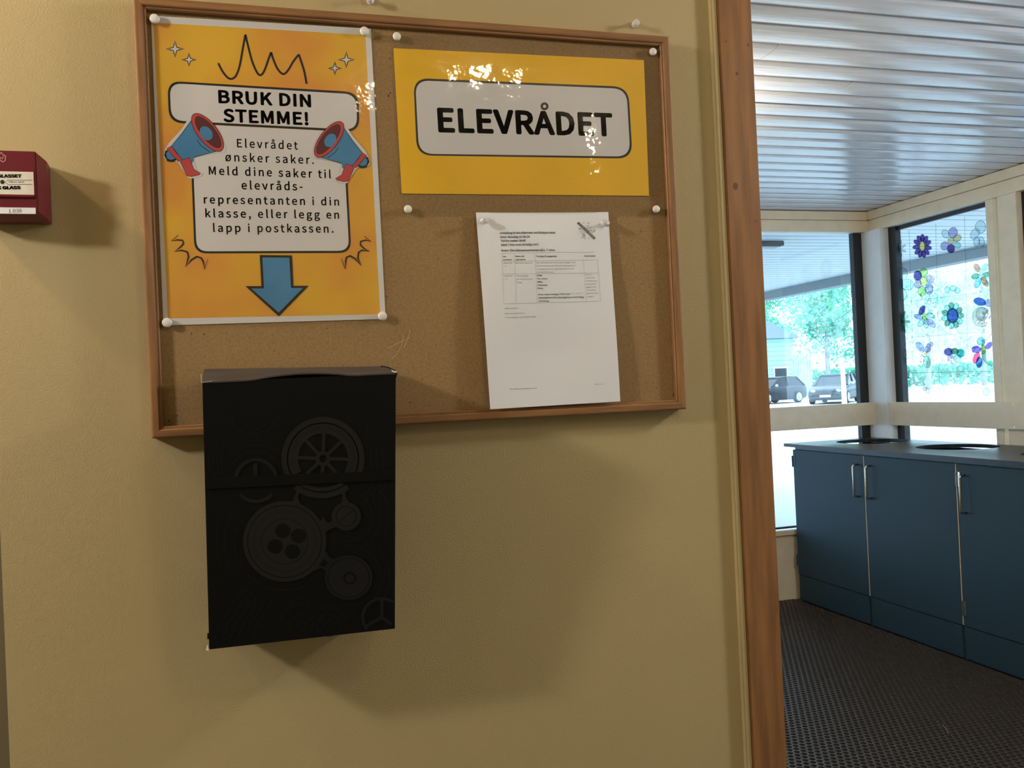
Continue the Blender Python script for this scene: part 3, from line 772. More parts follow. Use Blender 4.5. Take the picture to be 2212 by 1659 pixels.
def pline(lines, wpx, m, name='table_line'):
    bm_ = bmesh.new()
    for a, b in lines:
        dx, dy = b[0]-a[0], b[1]-a[1]; l = math.hypot(dx, dy); nx_, ny_ = -dy/l*wpx/2, dx/l*wpx/2; n = max(1, int(l/14)); prev = None
        for k in range(n+1):
            t = k/n; x, y = a[0]+dx*t, a[1]+dy*t
            row = (bm_.verts.new(paper_pt(*uv_of(x+nx_, y+ny_), .0004)), bm_.verts.new(paper_pt(*uv_of(x-nx_, y-ny_), .0004)))
            if prev: bm_.faces.new((prev[0], row[0], row[1], prev[1]))
            prev = row
    return fin(name, bm_, m, no)
q4 = lambda *a: A4_(*a)
pline([(q4(440, 686), q4(1720, 664)), (q4(445, 800), q4(1780, 772)), (q4(450, 972), q4(1790, 950)), (q4(485, 1374), q4(1808, 1335)),
       (q4(445, 690), q4(478, 1374)), (q4(610, 690), q4(640, 1360)), (q4(888, 690), q4(925, 1355)), (q4(1560, 760), q4(1606, 1340)), (q4(1770, 760), q4(1808, 1335))], .55, m_g3)
pline([(q4(1492, 258), q4(1728, 480))], 5.2, m_g1, 'school_logo_bar')
for s, a, b in (('ØSTBYEN SKOLE', (1500, 278), (1712, 478)),): 
    o = ptext(s, q4(*a), q4(*b), 2.6, m_notice, .02)
    for v in o.data.vertices: v.co.y -= .0002
rl = random.Random(5)
ls = []
for k in range(26):
    a = rl.uniform(0, 6.28); r = rl.uniform(60, 118); c = (1612+r*math.cos(a), 370+r*math.sin(a))
    if abs((c[0]-1612)-(c[1]-370)*1.06) < 45: continue
    ls.append((q4(c[0]-14, c[1]+rl.uniform(-8, 8)), q4(c[0]+14, c[1]+rl.uniform(-8, 8))))
pline(ls, .9, m_g2, 'school_logo_sketch')

# ---- pins
m_pin = mat('white_pin_plastic', (.70, .66, .60), .35)
def round_pin(px, py, y, label, grp, r=.0066):
    c = at(px, py, 'y', y-.003)
    t = thing('round_pin', label, 'pin', (c.x, y, c.z), grp)
    bm = bmesh.new(); lathe(bm, (c.x, y+.0002, c.z), (0, -1, 0), [(0, r*.8), (.0018, r*.92), (.004, r), (.0056, r*.96), (.0066, r*.7), (.0069, r*.2)], 22)
    fin('pin_head', bm, m_pin, t, smooth=True)
    bm = bmesh.new(); tube(bm, [(c.x, y+.0001, c.z), (c.x, YC+.004, c.z)], .0005, 6); fin('pin_needle', bm, m_steel, t)
for px, py, l in ((334, 41, 'upper left'), (787, 68, 'upper right'), (361, 697, 'lower left'), (826, 683, 'lower right')):
    round_pin(px, py, YP-.0016, f'flat white round pin in the {l} corner of the tall yellow poster', 'round pins holding the poster')
for px, py, l in ((857, 79, 'upper left'), (1410, 112, 'upper right'), (881, 452, 'lower left'), (1417, 452, 'lower right')):
    round_pin(px, py, YP-.0016, f'flat white round pin in the {l} corner of the ELEVRÅDET film', 'round pins holding the sign', .0060)
m_clearpin = bpy.data.materials.new('clear_pin_plastic'); m_clearpin.use_nodes = True
b_ = m_clearpin.node_tree.nodes['Principled BSDF']; b_.inputs['Transmission Weight'].default_value = .55; b_.inputs['Roughness'].default_value = .08; b_.inputs['Base Color'].default_value = (.92, .90, .92, 1); b_.inputs['IOR'].default_value = 1.45
def push_pin(c, tilt, label, grp, s=1.0):
    ax = V(tilt).normalized(); t = thing('push_pin', label, 'push pin', tuple(c), grp)
    bm = bmesh.new()
    lathe(bm, c, ax, [(0, .0042*s), (.0012*s, .0055*s), (.0022*s, .0052*s), (.0035*s, .0028*s), (.0075*s, .0024*s), (.0105*s, .0030*s), (.0125*s, .0052*s), (.0145*s, .0054*s), (.0158*s, .0040*s)], 20)
    fin('pin_head', bm, m_clearpin, t, smooth=True)
    bm = bmesh.new(); tube(bm, [V(c)+ax*.004, V(c)-ax*.006], .0006, 6); fin('pin_needle', bm, m_steel, t)
c = at(1050, 475, 'y', YC-.0065); push_pin(c, (-.62, -.9, -.30), 'clear push pin in the upper left corner of the meeting notice', 'clear push pins')
c = at(1311, 482, 'y', YC-.0065); push_pin(c, (-.75, -.8, -.1), 'clear push pin in the upper right corner of the meeting notice', 'clear push pins')
c = at(800, 3, 'y', 0); push_pin(c+V((0, -.001, 0)), (-.25, -.95, -.12), 'clear push pin in the wall above the middle of the board', 'clear push pins')
c = at(1371, 58, 'y', 0); push_pin(c+V((0, -.001, .003)), (-.25, -.9, -.15), 'clear push pin in the wall above the right end of the board', 'clear push pins')

# ================================================================ BLACK SUGGESTION BOX
m_card = mat('black_cardboard', (.0038, .004, .004), .5, bump=.08, scale=90, spec=.18)
m_cardtop = mat('lit_black_cardboard', (.038, .034, .032), .5, var=.3, vscale=18, bump=.2, scale=40)  # lighter than the body: light on the sloping lid painted into the colour
m_foil = mat('glossy_grey_print', (.0105, .0107, .0108), .5, spec=.3)
m_foil2 = mat('faint_grey_print', (.0072, .0075, .0078), .5, spec=.3)
m_worn = mat('worn_white_edge', (.45, .42, .36), .7)
DB, DT = .100, .150
bxn = thing('suggestion_box', 'black cardboard box printed with grey gears, hung under the left half of the board', 'box', (.19, 0, 1.08))
F = dict(bl=at(452, 1403, 'y', -DB), br=at(853, 1358, 'y', -DB), tl=at(437, 826, 'y', -DT), tr=at(855, 806, 'y', -DT))
# front plane through the corners
n_ = (F['br']-F['bl']).cross(F['tl']-F['bl']).normalized()
if n_.y > 0: n_ = -n_
def fpt(u, v, d=0):
    p = (F['bl']*(1-u)+F['br']*u)*(1-v)+(F['tl']*(1-u)+F['tr']*u)*v
    return p + n_*d
bk = dict(bl=V((.068, -.003, 1.098)), br=V((.305, -.003, 1.096)), tl=V((.073, -.0245, 1.445)), tr=V((.318, -.0245, 1.441)))
bm = bmesh.new()
fv = {k: bm.verts.new(p) for k, p in F.items()}; bv = {k: bm.verts.new(p) for k, p in bk.items()}
for q in ((fv['bl'], fv['br'], fv['tr'], fv['tl']), (bv['bl'], bv['tl'], bv['tr'], bv['br']), (fv['bl'], fv['tl'], bv['tl'], bv['bl']), (fv['br'], bv['br'], bv['tr'], fv['tr']), (fv['bl'], bv['bl'], bv['br'], fv['br'])):
    bm.faces.new(q)
bmesh.ops.recalc_face_normals(bm, faces=bm.faces)
# open slot at the top: lid is a separate part
fin('box_body', bm, m_card, bxn)
# lid: slightly bowed flap from the front edge up to the board
def lid_pt(u, v):
    a = F['tl']*(1-u)+F['tr']*u; b = at(442, 797, 'y', -.028)*(1-u) + at(826, 791, 'y', -.028)*u
    p = a*(1-v)+b*v
    p.z += .004*math.sin(math.pi*v)*(1-u*.4)
    return p
bm = bmesh.new(); g = []; nx = 24
for j in range(9):
    row = []
    for i in range(nx+1):
        u = i/nx; v = j/8
        p = lid_pt(u, v)
        if j == 0: # front edge of the lid bows up over the finger notch
            e = max(0, 1-abs((u-.50)/.26)**2); p.z += .0055*e + .0004; p.y -= .0006
        row.append(bm.verts.new(p))
    g.append(row)
for j in range(8):
    for i in range(nx): bm.faces.new((g[j][i], g[j][i+1], g[j+1][i+1], g[j+1][i]))
ex = bmesh.ops.extrude_face_region(bm, geom=list(bm.faces)); 
for v in [e for e in ex['geom'] if isinstance(e, bmesh.types.BMVert)]: v.co.z -= .0018
bmesh.ops.recalc_face_normals(bm, faces=bm.faces)
lid = fin('lid', bm, m_cardtop, bxn, smooth=False)
# side flap and corner tab
bm = bmesh.new(); P0 = at(822, 790, 'y', -.060); P1 = F['tr']+V((.0012, 0, .001)); P2 = at(845, 801, 'y', -.10)+V((0, 0, 0))
tri = [P0, at(838, 793, 'y', -.09), at(852, 800, 'y', -.13), P1, F['tr']+V((.0012, .03, -.012)), V((.318, -.03, 1.43))]
f = bm.faces.new([bm.verts.new(p) for p in tri]); ex = bmesh.ops.extrude_face_region(bm, geom=[f])
for v in [e for e in ex['geom'] if isinstance(e, bmesh.types.BMVert)]: v.co.x += .0015
bmesh.ops.triangulate(bm, faces=bm.faces); bmesh.ops.recalc_face_normals(bm, faces=bm.faces); fin('side_flap', bm, m_card, bxn)
bm = bmesh.new(); tube(bm, [at(846, 800, 'y', -.135), at(851, 803, 'y', -.146), F['tr']+V((.0015, -.001, .0012))], [.0006, .0012, .0009], 6); fin('worn_corner', bm, m_worn, bxn)
bm = bmesh.new(); tube(bm, [F['bl']+V((-.0015, .001, -.0008)), F['bl']+V((-.0014, .001, .006))], [.0024, .0007], 8); fin('worn_corner', bm, m_worn, bxn)
bm = bmesh.new(); tube(bm, [F['tl']+V((-.001, -.001, .010)), F['tl']+V((-.0008, -.0012, .0)), F['tl']+V((.012, -.0012, .0008))], .0005, 6); fin('worn_corner', bm, m_worn, bxn)
box('side_tab', .0640, .0665, -.100, -.092, 1.098, 1.104, m_card, bxn)
# overlap band where the sleeve meets (small step under the wheel)
sb = Sheet(F['bl'], n_, bxn, .0008)
B6 = lambda x, y: (420+x/4.809, 770+y/4.809)
B7 = lambda x, y: (420+x/4.609, 1060+y/4.609)
def S6(x, y, rx, ry=None): return B6(x, y), (rx/4.809, (ry or rx)/4.809)
# big spoked wheel (upper part)
c, r = S6(1335, 1060, 432); ro = r
sb.ring('gear_print', c, r, (r[0]*.87, r[1]*.87), m_foil, 72, a0=154, a1=392)
sb.ring('gear_print', c, (r[0]*.835, r[1]*.835), (r[0]*.60, r[1]*.60), m_foil, 72, a0=150, a1=396)
sb.ring('gear_print', c, (r[0]*.18, r[1]*.18), (r[0]*.09, r[1]*.09), m_foil, 24)
for k in range(8):
    a = math.radians(45*k+2); 
    if k == 1 or k == 3: rr = .55
    else: rr = .62
    if k == 2: rr = .34
    sb.stroke('gear_spoke', [[(c[0]+r[0]*.15*math.cos(a), c[1]+r[1]*.15*math.sin(a)), (c[0]+r[0]*rr*math.cos(a), c[1]+r[1]*rr*math.sin(a))]], 7.2, m_foil)
zg = []
for k in range(61):
    a = math.radians(158+(388-158)*k/60); q = .70 if k % 2 else .79
    zg.append((c[0]+r[0]*q*math.cos(a), c[1]+r[1]*q*math.sin(a)))
sb.stroke('gear_teeth', [zg], 1.1, m_card)
# lower sliver of the wheel under the overlap
cc, rr_ = B6(1320, 1010), (96, 92)
sb.ring('gear_print', cc, (98, 96.5), (86, 84.5), m_foil, 40, a0=52, a1=128)
sb.ring('gear_print', cc, (84, 82), (76, 73), m_foil, 40, a0=55, a1=125)
# small wheel at left
c, r = S6(640, 1290, 235)
sb.ring('gear_print', c, r, (r[0]*.82, r[1]*.85), m_foil2, 48, a0=186, a1=354)
sb.ring('gear_print', c, r, (r[0]*.84, r[1]*.84), m_foil2, 48, a0=40, a1=140)
sb.stroke('gear_spoke', [[B6(632, 1110), B6(632, 1265)]], 9, m_foil2)
# housings linking the gears
c7, r7 = B7(898, 505), (415/4.609, 402/4.609)
c8, r8 = B7(1512, 255), (146/4.609, 142/4.609)
c9, r9 = B7(1535, 865), (236/4.609, 222/4.609)
sb.poly('gear_link', [B7(*q) for q in spline([(975, 110), (1010, 20), (1035, -40), (1075, -30), (1030, 60), (1050, 130), (1010, 150)], 4)], m_foil)
sb.poly('gear_link', [B7(*q) for q in ((1470, -10), (1500, 0), (1505, 60), (1540, 115), (1460, 120), (1475, 70))], m_foil)
sb.poly('gear_link', [B7(*q) for q in ((1270, 255), (1330, 320), (1370, 300), (1410, 360), (1340, 390), (1300, 420), (1250, 350))], m_foil)
sb.poly('gear_link', [B7(*q) for q in ((1310, 600), (1345, 660), (1400, 680), (1430, 700), (1330, 800), (1250, 770), (1190, 800), (1180, 740))], m_foil2)
sb.ring('gear_print', c7, r7, None, m_foil, 80)
sb.ring('gear_groove', c7, (r7[0]*.90, r7[1]*.905), (r7[0]*.875, r7[1]*.88), m_card, 80)
sb.ring('gear_groove', c7, (r7[0]*.565, r7[1]*.565), (r7[0]*.55, r7[1]*.55), m_card, 64)
zg = []
for k in range(97):
    a = math.radians(360*k/96); q = .71 if k % 2 else .78
    zg.append((c7[0]+r7[0]*q*math.cos(a), c7[1]+r7[1]*q*math.sin(a)))
sb.stroke('gear_teeth', [zg[:-1]], 1.0, m_card, closed=True)
for hx, hy in ((880, 400), (1037, 450), (805, 555), (975, 605)): sb.ring('gear_hole', B7(hx, hy), (77/4.609, 73/4.609), None, m_card, 32)
sb.ring('gear_print', c8, r8, None, m_foil, 40); sb.ring('gear_groove', c8, (r8[0]*.71, r8[1]*.71), (r8[0]*.65, r8[1]*.65), m_card, 40)
sb.stroke('gear_slot', [[B7(1450, 305), B7(1568, 205)]], 1.6, m_card)
sb.ring('gear_print', c9, r9, None, m_foil2, 56); sb.ring('gear_groove', c9, (r9[0]*.90, r9[1]*.90), (r9[0]*.86, r9[1]*.86), m_card, 56)
sb.ring('gear_print', B7(1548, 872), (14.5, 13.5), None, m_card, 24); sb.ring('gear_print', B7(1548, 872), (9.5, 9), None, m_foil2, 24)
sb.stroke('gear_slot', [[B7(1495, 845), B7(1455, 880), B7(1490, 905)]], 1.5, m_card)
sb.poly('gear_groove', [B7(*q) for q in ((1290, 680), (1335, 715), (1295, 765), (1245, 735))], m_card)
# bottom-right wheel cut by the corner
c10 = B7(1865, 1260); r10 = (205/4.609, 200/4.609)
sb.ring('gear_print', c10, r10, (r10[0]*.85, r10[1]*.85), m_foil2, 48, a0=140, a1=308)
for a in (270, 150, 35): 
    a = math.radians(a); rr = .85 if a < 4 and a > 1 or a > 4 else .62
    sb.stroke('gear_spoke', [[c10, (c10[0]+r10[0]*rr*math.cos(a), c10[1]+r10[1]*rr*math.sin(a))]], 7, m_foil2)
# faint contour lines
m_line = mat('faint_contour_print', (.0085, .0088, .0093), .5, spec=.3)
L = []
def arc7(cx_, cy_, r, a0, a1, n=24): return [B7(cx_+r*math.cos(math.radians(a0+(a1-a0)*k/n)), cy_+r*.97*math.sin(math.radians(a0+(a1-a0)*k/n))) for k in range(n+1)]
L += [arc7(898, 505, 500, 65, 200), arc7(898, 505, 600, 150, 215), arc7(898, 505, 680, 158, 205)]
L += [arc7(1512, 255, 260, -70, 95), arc7(1512, 255, 345, -50, 45), arc7(1512, 255, 425, -40, 30)]
L += [arc7(1535, 865, 330, -95, 60), arc7(1535, 865, 410, -55, 40)]
for cx_, cy_ in ((1065, 1340), (1335, 1340)):
    L += [arc7(cx_, cy_, 115, 0, 360), arc7(cx_, cy_, 45, 0, 360)]
L += [arc7(510, 1080, 90, 0, 360, 20), [B7(450, 1020), B7(570, 1140)], [B7(450, 1140), B7(570, 1020)]]
for k in range(6):
    x = 200+75*k; L.append([B7(*q) for q in spline([(x, 1480), (x+40, 1380), (x+70, 1300), (x+150, 1200), (x+190, 1090)], 5)])
gl = []
for cx_, cy_, R0, a0, a1 in ((1065, 1340, 200, 190, 350), (1335, 1340, 170, 200, 345), (1050, 1180, 100, 200, 340)):
    g_ = []
    for k in range(41):
        a = math.radians(a0+(a1-a0)*k/40); q = R0*(1.0 if (k//2) % 2 else 1.12); g_.append(B7(cx_+q*math.cos(a), cy_+q*math.sin(a)))
    gl.append(g_)
def arc6(cx_, cy_, r, a0, a1, n=24): return [B6(cx_+r*math.cos(math.radians(a0+(a1-a0)*k/n)), cy_+r*math.sin(math.radians(a0+(a1-a0)*k/n))) for k in range(n+1)]
L += [arc6(640, 1290, 300, 215, 325), arc6(640, 1290, 370, 218, 322), arc6(640, 620, 130, 30, 150)]
g_ = []
for k in range(31):
    a = math.radians(170-160*k/30); q = 300*(.88 if (k//2) % 2 else 1.02); g_.append(B6(620+q*math.cos(a)*.9, 560+q*.85*math.sin(a)))
gl.append(g_)
for k in range(4): L.append([B6(*q) for q in spline([(130+k*55, 900), (160+k*40, 1000), (150+k*45, 1150), (200+k*40, 1290)], 5)])
for k in range(4): L.append([B6(*q) for q in spline([(1830+k*60, 1560), (1780+k*70, 1440), (1850+k*70, 1330), (1840+k*60, 1200), (1830+k*60, 950)], 5)])
L.append([B6(1700, 660), B6(1795, 668), B6(1800, 760), B6(1870, 760)])
sb.stroke('contour_lines', L+gl, .9, m_line)
# overlap flap edge
bm = bmesh.new(); y_ = [at_ for at_ in ()]
pA, pB = sb.P(444, 1032, .0006), sb.P(853.5, 1016, .0006); pC, pD = sb.P(853.5, 1036, .0006), sb.P(444, 1056, .0006)
vs = [bm.verts.new(p) for p in (pA, pB, pC, pD)]; vs2 = [bm.verts.new(p + n_*.0012) for p in (pA, pB, pC, pD)]
bm.faces.new(vs2); 
for k in range(4): bm.faces.new((vs[k], vs[(k+1) % 4], vs2[(k+1) % 4], vs2[k]))
bmesh.ops.recalc_face_normals(bm, faces=bm.faces); fin('overlap_band', bm, m_card, bxn)

# ================================================================ FLOWER DRAWINGS ON THE WINDOW
def stain(name, col, a=1.0):
    if name in MATS: return MATS[name]
    m = bpy.data.materials.new(name); m.use_nodes = True; MATS[name] = m; nt = m.node_tree; nt.nodes.clear()
    t = nt.nodes.new('ShaderNodeBsdfTransparent'); t.inputs[0].default_value = (*col, 1)
    d = nt.nodes.new('ShaderNodeBsdfDiffuse'); d.inputs[0].default_value = (*col, 1)
    mx = nt.nodes.new('ShaderNodeMixShader'); mx.inputs[0].default_value = .12; o = nt.nodes.new('ShaderNodeOutputMaterial')
    nt.links.new(t.outputs[0], mx.inputs[1]); nt.links.new(d.outputs[0], mx.inputs[2]); nt.links.new(mx.outputs[0], o.inputs[0]); return m
C_ = {'violet': (.10, .05, .30), 'lilac': (.42, .34, .62), 'yellow': (.62, .62, .10), 'pink': (.62, .36, .58), 'lime': (.42, .75, .12), 'green': (.10, .34, .20),
      'blue': (.03, .10, .42), 'sky': (.20, .50, .62), 'orange': (.62, .22, .08), 'teal': (.02, .42, .42), 'red': (.55, .03, .10), 'clear': (.62, .78, .80), 'sand': (.60, .52, .18), 'mint': (.35, .68, .58), 'peach': (.72, .50, .42)}
C_ = {k: tuple(.16+.84*c for c in v) if k not in ('violet', 'blue', 'red', 'teal') else tuple(.05+.9*c for c in v) for k, v in C_.items()}
m_sheet = stain('clear_drawing_film', (.86, .92, .93)); m_ol = mat('drawing_outline', (.05, .07, .08), .6)
GX = XR+.0585
A8 = lambda x, y: (1880+x/3.319, 400+y/3.319)
def gpt(px, py, l): return at(px, py, 'x', GX-l)
def flower(px, py, desc, petals, centre, outline=.9):
    """petals: (dx, dy, rx, ry, rot, colour) in crop pixels about the centre"""
    t = thing('flower_drawing', desc, 'drawing', tuple(gpt(*A8(px, py), 0)), 'flower drawings on the window')
    def blob(name, dx, dy, rx, ry, rot, colr, l):
        bm = bmesh.new(); pts = []; ol = []
        c, s = math.cos(math.radians(rot)), math.sin(math.radians(rot))
        for k in range(24):
            a = 2*math.pi*k/24; x, y = rx*math.cos(a), ry*math.sin(a)
            q = A8(px+dx+x*c-y*s, py+dy+x*s+y*c); q = (min(q[0], 2143), q[1])
            pts.append(gpt(*q, l))
            x, y = (rx+3.2)*math.cos(a), (ry+3.2)*math.sin(a); q = A8(px+dx+x*c-y*s, py+dy+x*s+y*c); q = (min(q[0], 2143.5), q[1])
            ol.append(gpt(*q, l+.0001))
        f = bm.faces.new([bm.verts.new(p) for p in pts]); bmesh.ops.recalc_face_normals(bm, faces=bm.faces)
        o = fin(name, bm, stain('stain_'+colr, C_[colr]), t)
        if outline:
            bm = bmesh.new(); A = [bm.verts.new(p+V((-.0001, 0, 0))) for p in pts]; B = [bm.verts.new(p) for p in ol]
            for k in range(24): bm.faces.new((A[k], A[(k+1) % 24], B[(k+1) % 24], B[k]))
            bmesh.ops.recalc_face_normals(bm, faces=bm.faces)
            ou = fin('petal_outline' if name == 'petal' else 'centre_outline', bm, stain('pen_line', (.16, .24, .30)), t)
    for i, (dx, dy, rx, ry, rot, colr) in enumerate(petals): blob('petal', dx, dy, rx, ry, rot, colr, .0012+.0001*i)
    if centre: blob('flower_centre', 0, 0, centre[0], centre[1], 0, centre[2], .0030)
def radial(n, d, rx, ry, cols, a0=0, sy=1.25):
    return [(d*math.cos(math.radians(a0+360*k/n)), sy*d*math.sin(math.radians(a0+360*k/n)), rx, ry, math.degrees(math.atan2(sy*math.sin(math.radians(a0+360*k/n)), math.cos(math.radians(a0+360*k/n)))), cols[k % len(cols)]) for k in range(n)]
flower(372, 437, 'dark violet flower drawing with yellow centre on the upper window', radial(11, 42, 28, 17, ['violet'], 10, 1.4), (28, 35, 'yellow'), 0)
flower(578, 400, 'pale flower drawing with blue lower petals right of the violet flower', [(-40, -50, 30, 22, 60, 'clear'), (15, -60, 36, 30, -80, 'lilac'), (45, -20, 28, 22, -30, 'sand'), (-45, 35, 30, 26, 120, 'lilac'), (0, 55, 30, 26, 90, 'violet'), (45, 30, 24, 20, 30, 'mint')], (20, 24, 'sand'))
flower(790, 350, 'uncoloured outline flower drawing at the top right of the window', [(0, -50, 44, 36, 90, 'clear'), (-40, 0, 40, 28, 120, 'clear'), (-28, 55, 34, 20, 90, 'clear'), (8, 55, 34, 18, 80, 'clear')], None)
flower(205, 455, 'thin grey starry flower drawing at the top left of the window', radial(8, 26, 26, 5, ['clear'], 20), None)
flower(205, 710, 'large clear five-petal flower drawing with lilac middle', radial(5, 62, 42, 38, ['clear'], -70), (24, 38, 'lilac'))
flower(382, 690, 'flower drawing with purple, lime and pink round petals', [(0, -62, 30, 28, 90, 'lime'), (-42, -42, 28, 34, 0, 'violet'), (48, -18, 26, 28, 0, 'pink'), (-42, 18, 24, 30, 0, 'pink'), (-12, 70, 26, 34, 0, 'lime'), (40, 55, 28, 38, 0, 'lilac')], (24, 32, 'yellow'))
flower(595, 780, 'faint unfinished flower drawing in the middle of the window', [(-45, -30, 18, 22, 0, 'clear'), (0, -40, 24, 18, 0, 'clear'), (30, -25, 18, 18, 0, 'clear')], None)
flower(795, 635, 'six-petal flower drawing in orange, green and blue near the right frame', [(-30, -42, 18, 30, -30, 'orange'), (-42, 18, 18, 28, 70, 'green'), (-25, 65, 20, 38, 20, 'sky'), (25, 55, 18, 38, -30, 'orange'), (38, 5, 16, 26, -90, 'green'), (25, -45, 16, 30, 30, 'mint')], (10, 12, 'clear'))
flower(218, 978, 'dense green flower drawing at the left edge of the glass', radial(12, 38, 32, 12, ['green', 'mint'], 0, 1.4), (20, 26, 'green'), 0)
flower(390, 945, 'flower drawing with one deep blue petal and lime centre', [(-20, -48, 18, 36, 25, 'violet'), (-45, 0, 34, 14, 20, 'lilac'), (-30, 45, 24, 16, 130, 'clear'), (10, 45, 16, 34, 0, 'clear'), (45, 45, 20, 38, -45, 'lilac'), (45, -10, 30, 14, 20, 'clear')], (16, 24, 'lime'))
flower(590, 935, 'round bright blue flower drawing with green outer petals', radial(11, 56, 24, 18, ['green', 'mint'], 0, 1.25), (40, 52, 'blue'))
flower(800, 925, 'large white and peach flower drawing with blue ears', [(-15, -90, 44, 26, 15, 'blue'), (45, -80, 26, 24, -30, 'lilac'), (-5, 20, 62, 70, 0, 'peach')], (40, 45, 'clear'))
flower(215, 1210, 'faint scalloped flower drawing at the lower left of the glass', [(-20, -10, 14, 22, 0, 'teal'), (25, 0, 18, 30, 0, 'clear'), (10, 50, 30, 18, 0, 'clear')], None)
flower(388, 1210, 'flower drawing with four long petals in blue, lilac, peach and mint', [(-32, -50, 20, 40, -35, 'lilac'), (32, -48, 20, 40, 35, 'lilac'), (-22, 52, 18, 42, 8, 'peach'), (18, 58, 22, 40, -5, 'mint')], (16, 20, 'sand'))
flower(605, 1200, 'small flower drawing with teal right petal and pink base', [(-45, -5, 30, 26, 0, 'violet'), (0, -10, 28, 20, 0, 'green'), (42, 5, 26, 28, 0, 'teal'), (-28, 50, 22, 28, 0, 'pink'), (22, 45, 26, 28, 0, 'mint')], (20, 26, 'mint'))
flower(808, 1180, 'vivid flower drawing with violet, red and blue petals near the right frame', [(-15, -60, 26, 28, 0, 'sky'), (-48, -2, 34, 24, 0, 'violet'), (-48, 58, 22, 42, 25, 'red'), (-28, 90, 20, 38, 5, 'blue'), (38, 60, 34, 62, -35, 'mint'), (42, -30, 18, 30, 40, 'violet')], (16, 30, 'lime'))
flower(400, 1470, 'tiny pink scribbled drawing near the bottom of the glass', [(-10, -10, 12, 12, 0, 'peach'), (12, 5, 12, 14, 0, 'clear')], None)
flower(830, 1480, 'tiny pale drawing at the lower right of the glass', [(0, 0, 20, 28, 0, 'clear')], None)
# film joints between the sheets
gj = bmesh.new()
def gstrip(a, b, wpx=.9):
    a, b = A8(*a), A8(*b); dx, dy = b[0]-a[0], b[1]-a[1]; l = math.hypot(dx, dy); nx_, ny_ = -dy/l*wpx/2, dx/l*wpx/2
    ps = [(a[0]+nx_, a[1]+ny_), (b[0]+nx_, b[1]+ny_), (b[0]-nx_, b[1]-ny_), (a[0]-nx_, a[1]-ny_)]
    gj.faces.new([gj.verts.new(gpt(*q, .004)) for q in ps])
for a, b in (((278, 320), (315, 1540)), ((468, 275), (498, 1540)), ((675, 225), (705, 1540)), ((160, 560), (845, 440)), ((165, 848), (855, 762)), ((180, 1098), (860, 1050)), ((190, 1348), (868, 1335))): gstrip(a, b)
fs = fin('drawing_film_joints', gj, stain('film_joint', (.45, .52, .56)), W2)

# ================================================================ LAMPS
m_lampbase = mat('white_lamp_base', (.7, .68, .62), .4)
LBL = {'left': 'round glass ceiling lamp further left of the red alarm', 'right': 'round glass ceiling lamp to the right of the doorway',
       'corner': 'small orange lamp added to brighten the cream wall above the red alarm',
       'behind_right': 'small warm glass ceiling lamp furthest from the board',
       'behind': 'small glass ceiling lamp above the spot facing the board', 'next_room': 'round glass ceiling lamp behind the door post in the next room'}
for nm, p, r, s, lc in LAMPS:
    t = thing('ceiling_lamp', LBL[nm], 'lamp', (p.x, p.y, ZC), 'ceiling lamps')
    bm = bmesh.new(); lathe(bm, (p.x, p.y, ZC-.006), (0, 0, -1), [(0, .06), (.02, .06), (.03, .03), (ZC-.006-p.z-r*.97, .022)], 24); fin('lamp_base', bm, m_lampbase, t, smooth=True)
    bm = bmesh.new(); bmesh.ops.create_uvsphere(bm, u_segments=24, v_segments=16, radius=r); bmesh.ops.translate(bm, vec=p, verts=bm.verts)
    fin('lamp_globe', bm, emis('lamp_glow_'+nm, lc, s), t, smooth=True)

# ================================================================ OUTSIDE
m_asph = mat('pale_asphalt', (.62, .62, .62), .8, var=.06, vscale=.4)
g = box('ground', -40, 160, YF+.125, 170, -.12, -.02, m_asph); struct(g)
g = box('ground.001', XR+.125, 160, -40, YF+.125, -.12, -.02, m_asph); struct(g)
m_soff = mat('white_soffit_boards', (.62, .68, .72), .6)
def soffit(name, x0, x1, y0, y1):
    bm = bmesh.new(); y = y0
    while y < y1: 
        bx(bm, x0, x1, y, min(y+.120, y1), 2.42, 2.436); y += .140
    bmesh.ops.recalc_face_normals(bm, faces=bm.faces); o = fin(name, bm, m_soff)
    bk_ = box('soffit_backing', x0, x1, y0, y1, 2.438, 2.46, mat('soffit_gap', (.05, .07, .09), .8)); bk_.parent = o
    return struct(o)
soffit('ceiling_outside', -2, 6.0, YF+.13, 12); soffit('ceiling_outside.001', XR+.13, 6.0, -3.5, YF+.13)
struct(box('trim_15', 6.0, 6.14, -3.5, 12, 2.325, 2.50, mat('grey_fascia', (.20, .24, .26), .6)), 'grey fascia board at the edge of the porch roof')
struct(box('roof', -2, 6.3, -3.5, 12, 2.50, 2.6, mat('roof_felt', (.08, .08, .08), .8)))
sl = thing('porch_light', 'flat dark light fitting on the white porch ceiling outside', 'lamp', (3.85, 4.54, 2.42))
box('fitting', 3.45, 4.0, 4.47, 4.58, 2.385, 2.4199, mat('dark_fitting', (.06, .07, .08), .5), sl, bevel=.004)
box('fitting_lens', 3.47, 3.98, 4.485, 4.565, 2.379, 2.385, mat('grey_lens', (.15, .16, .17), .4), sl)

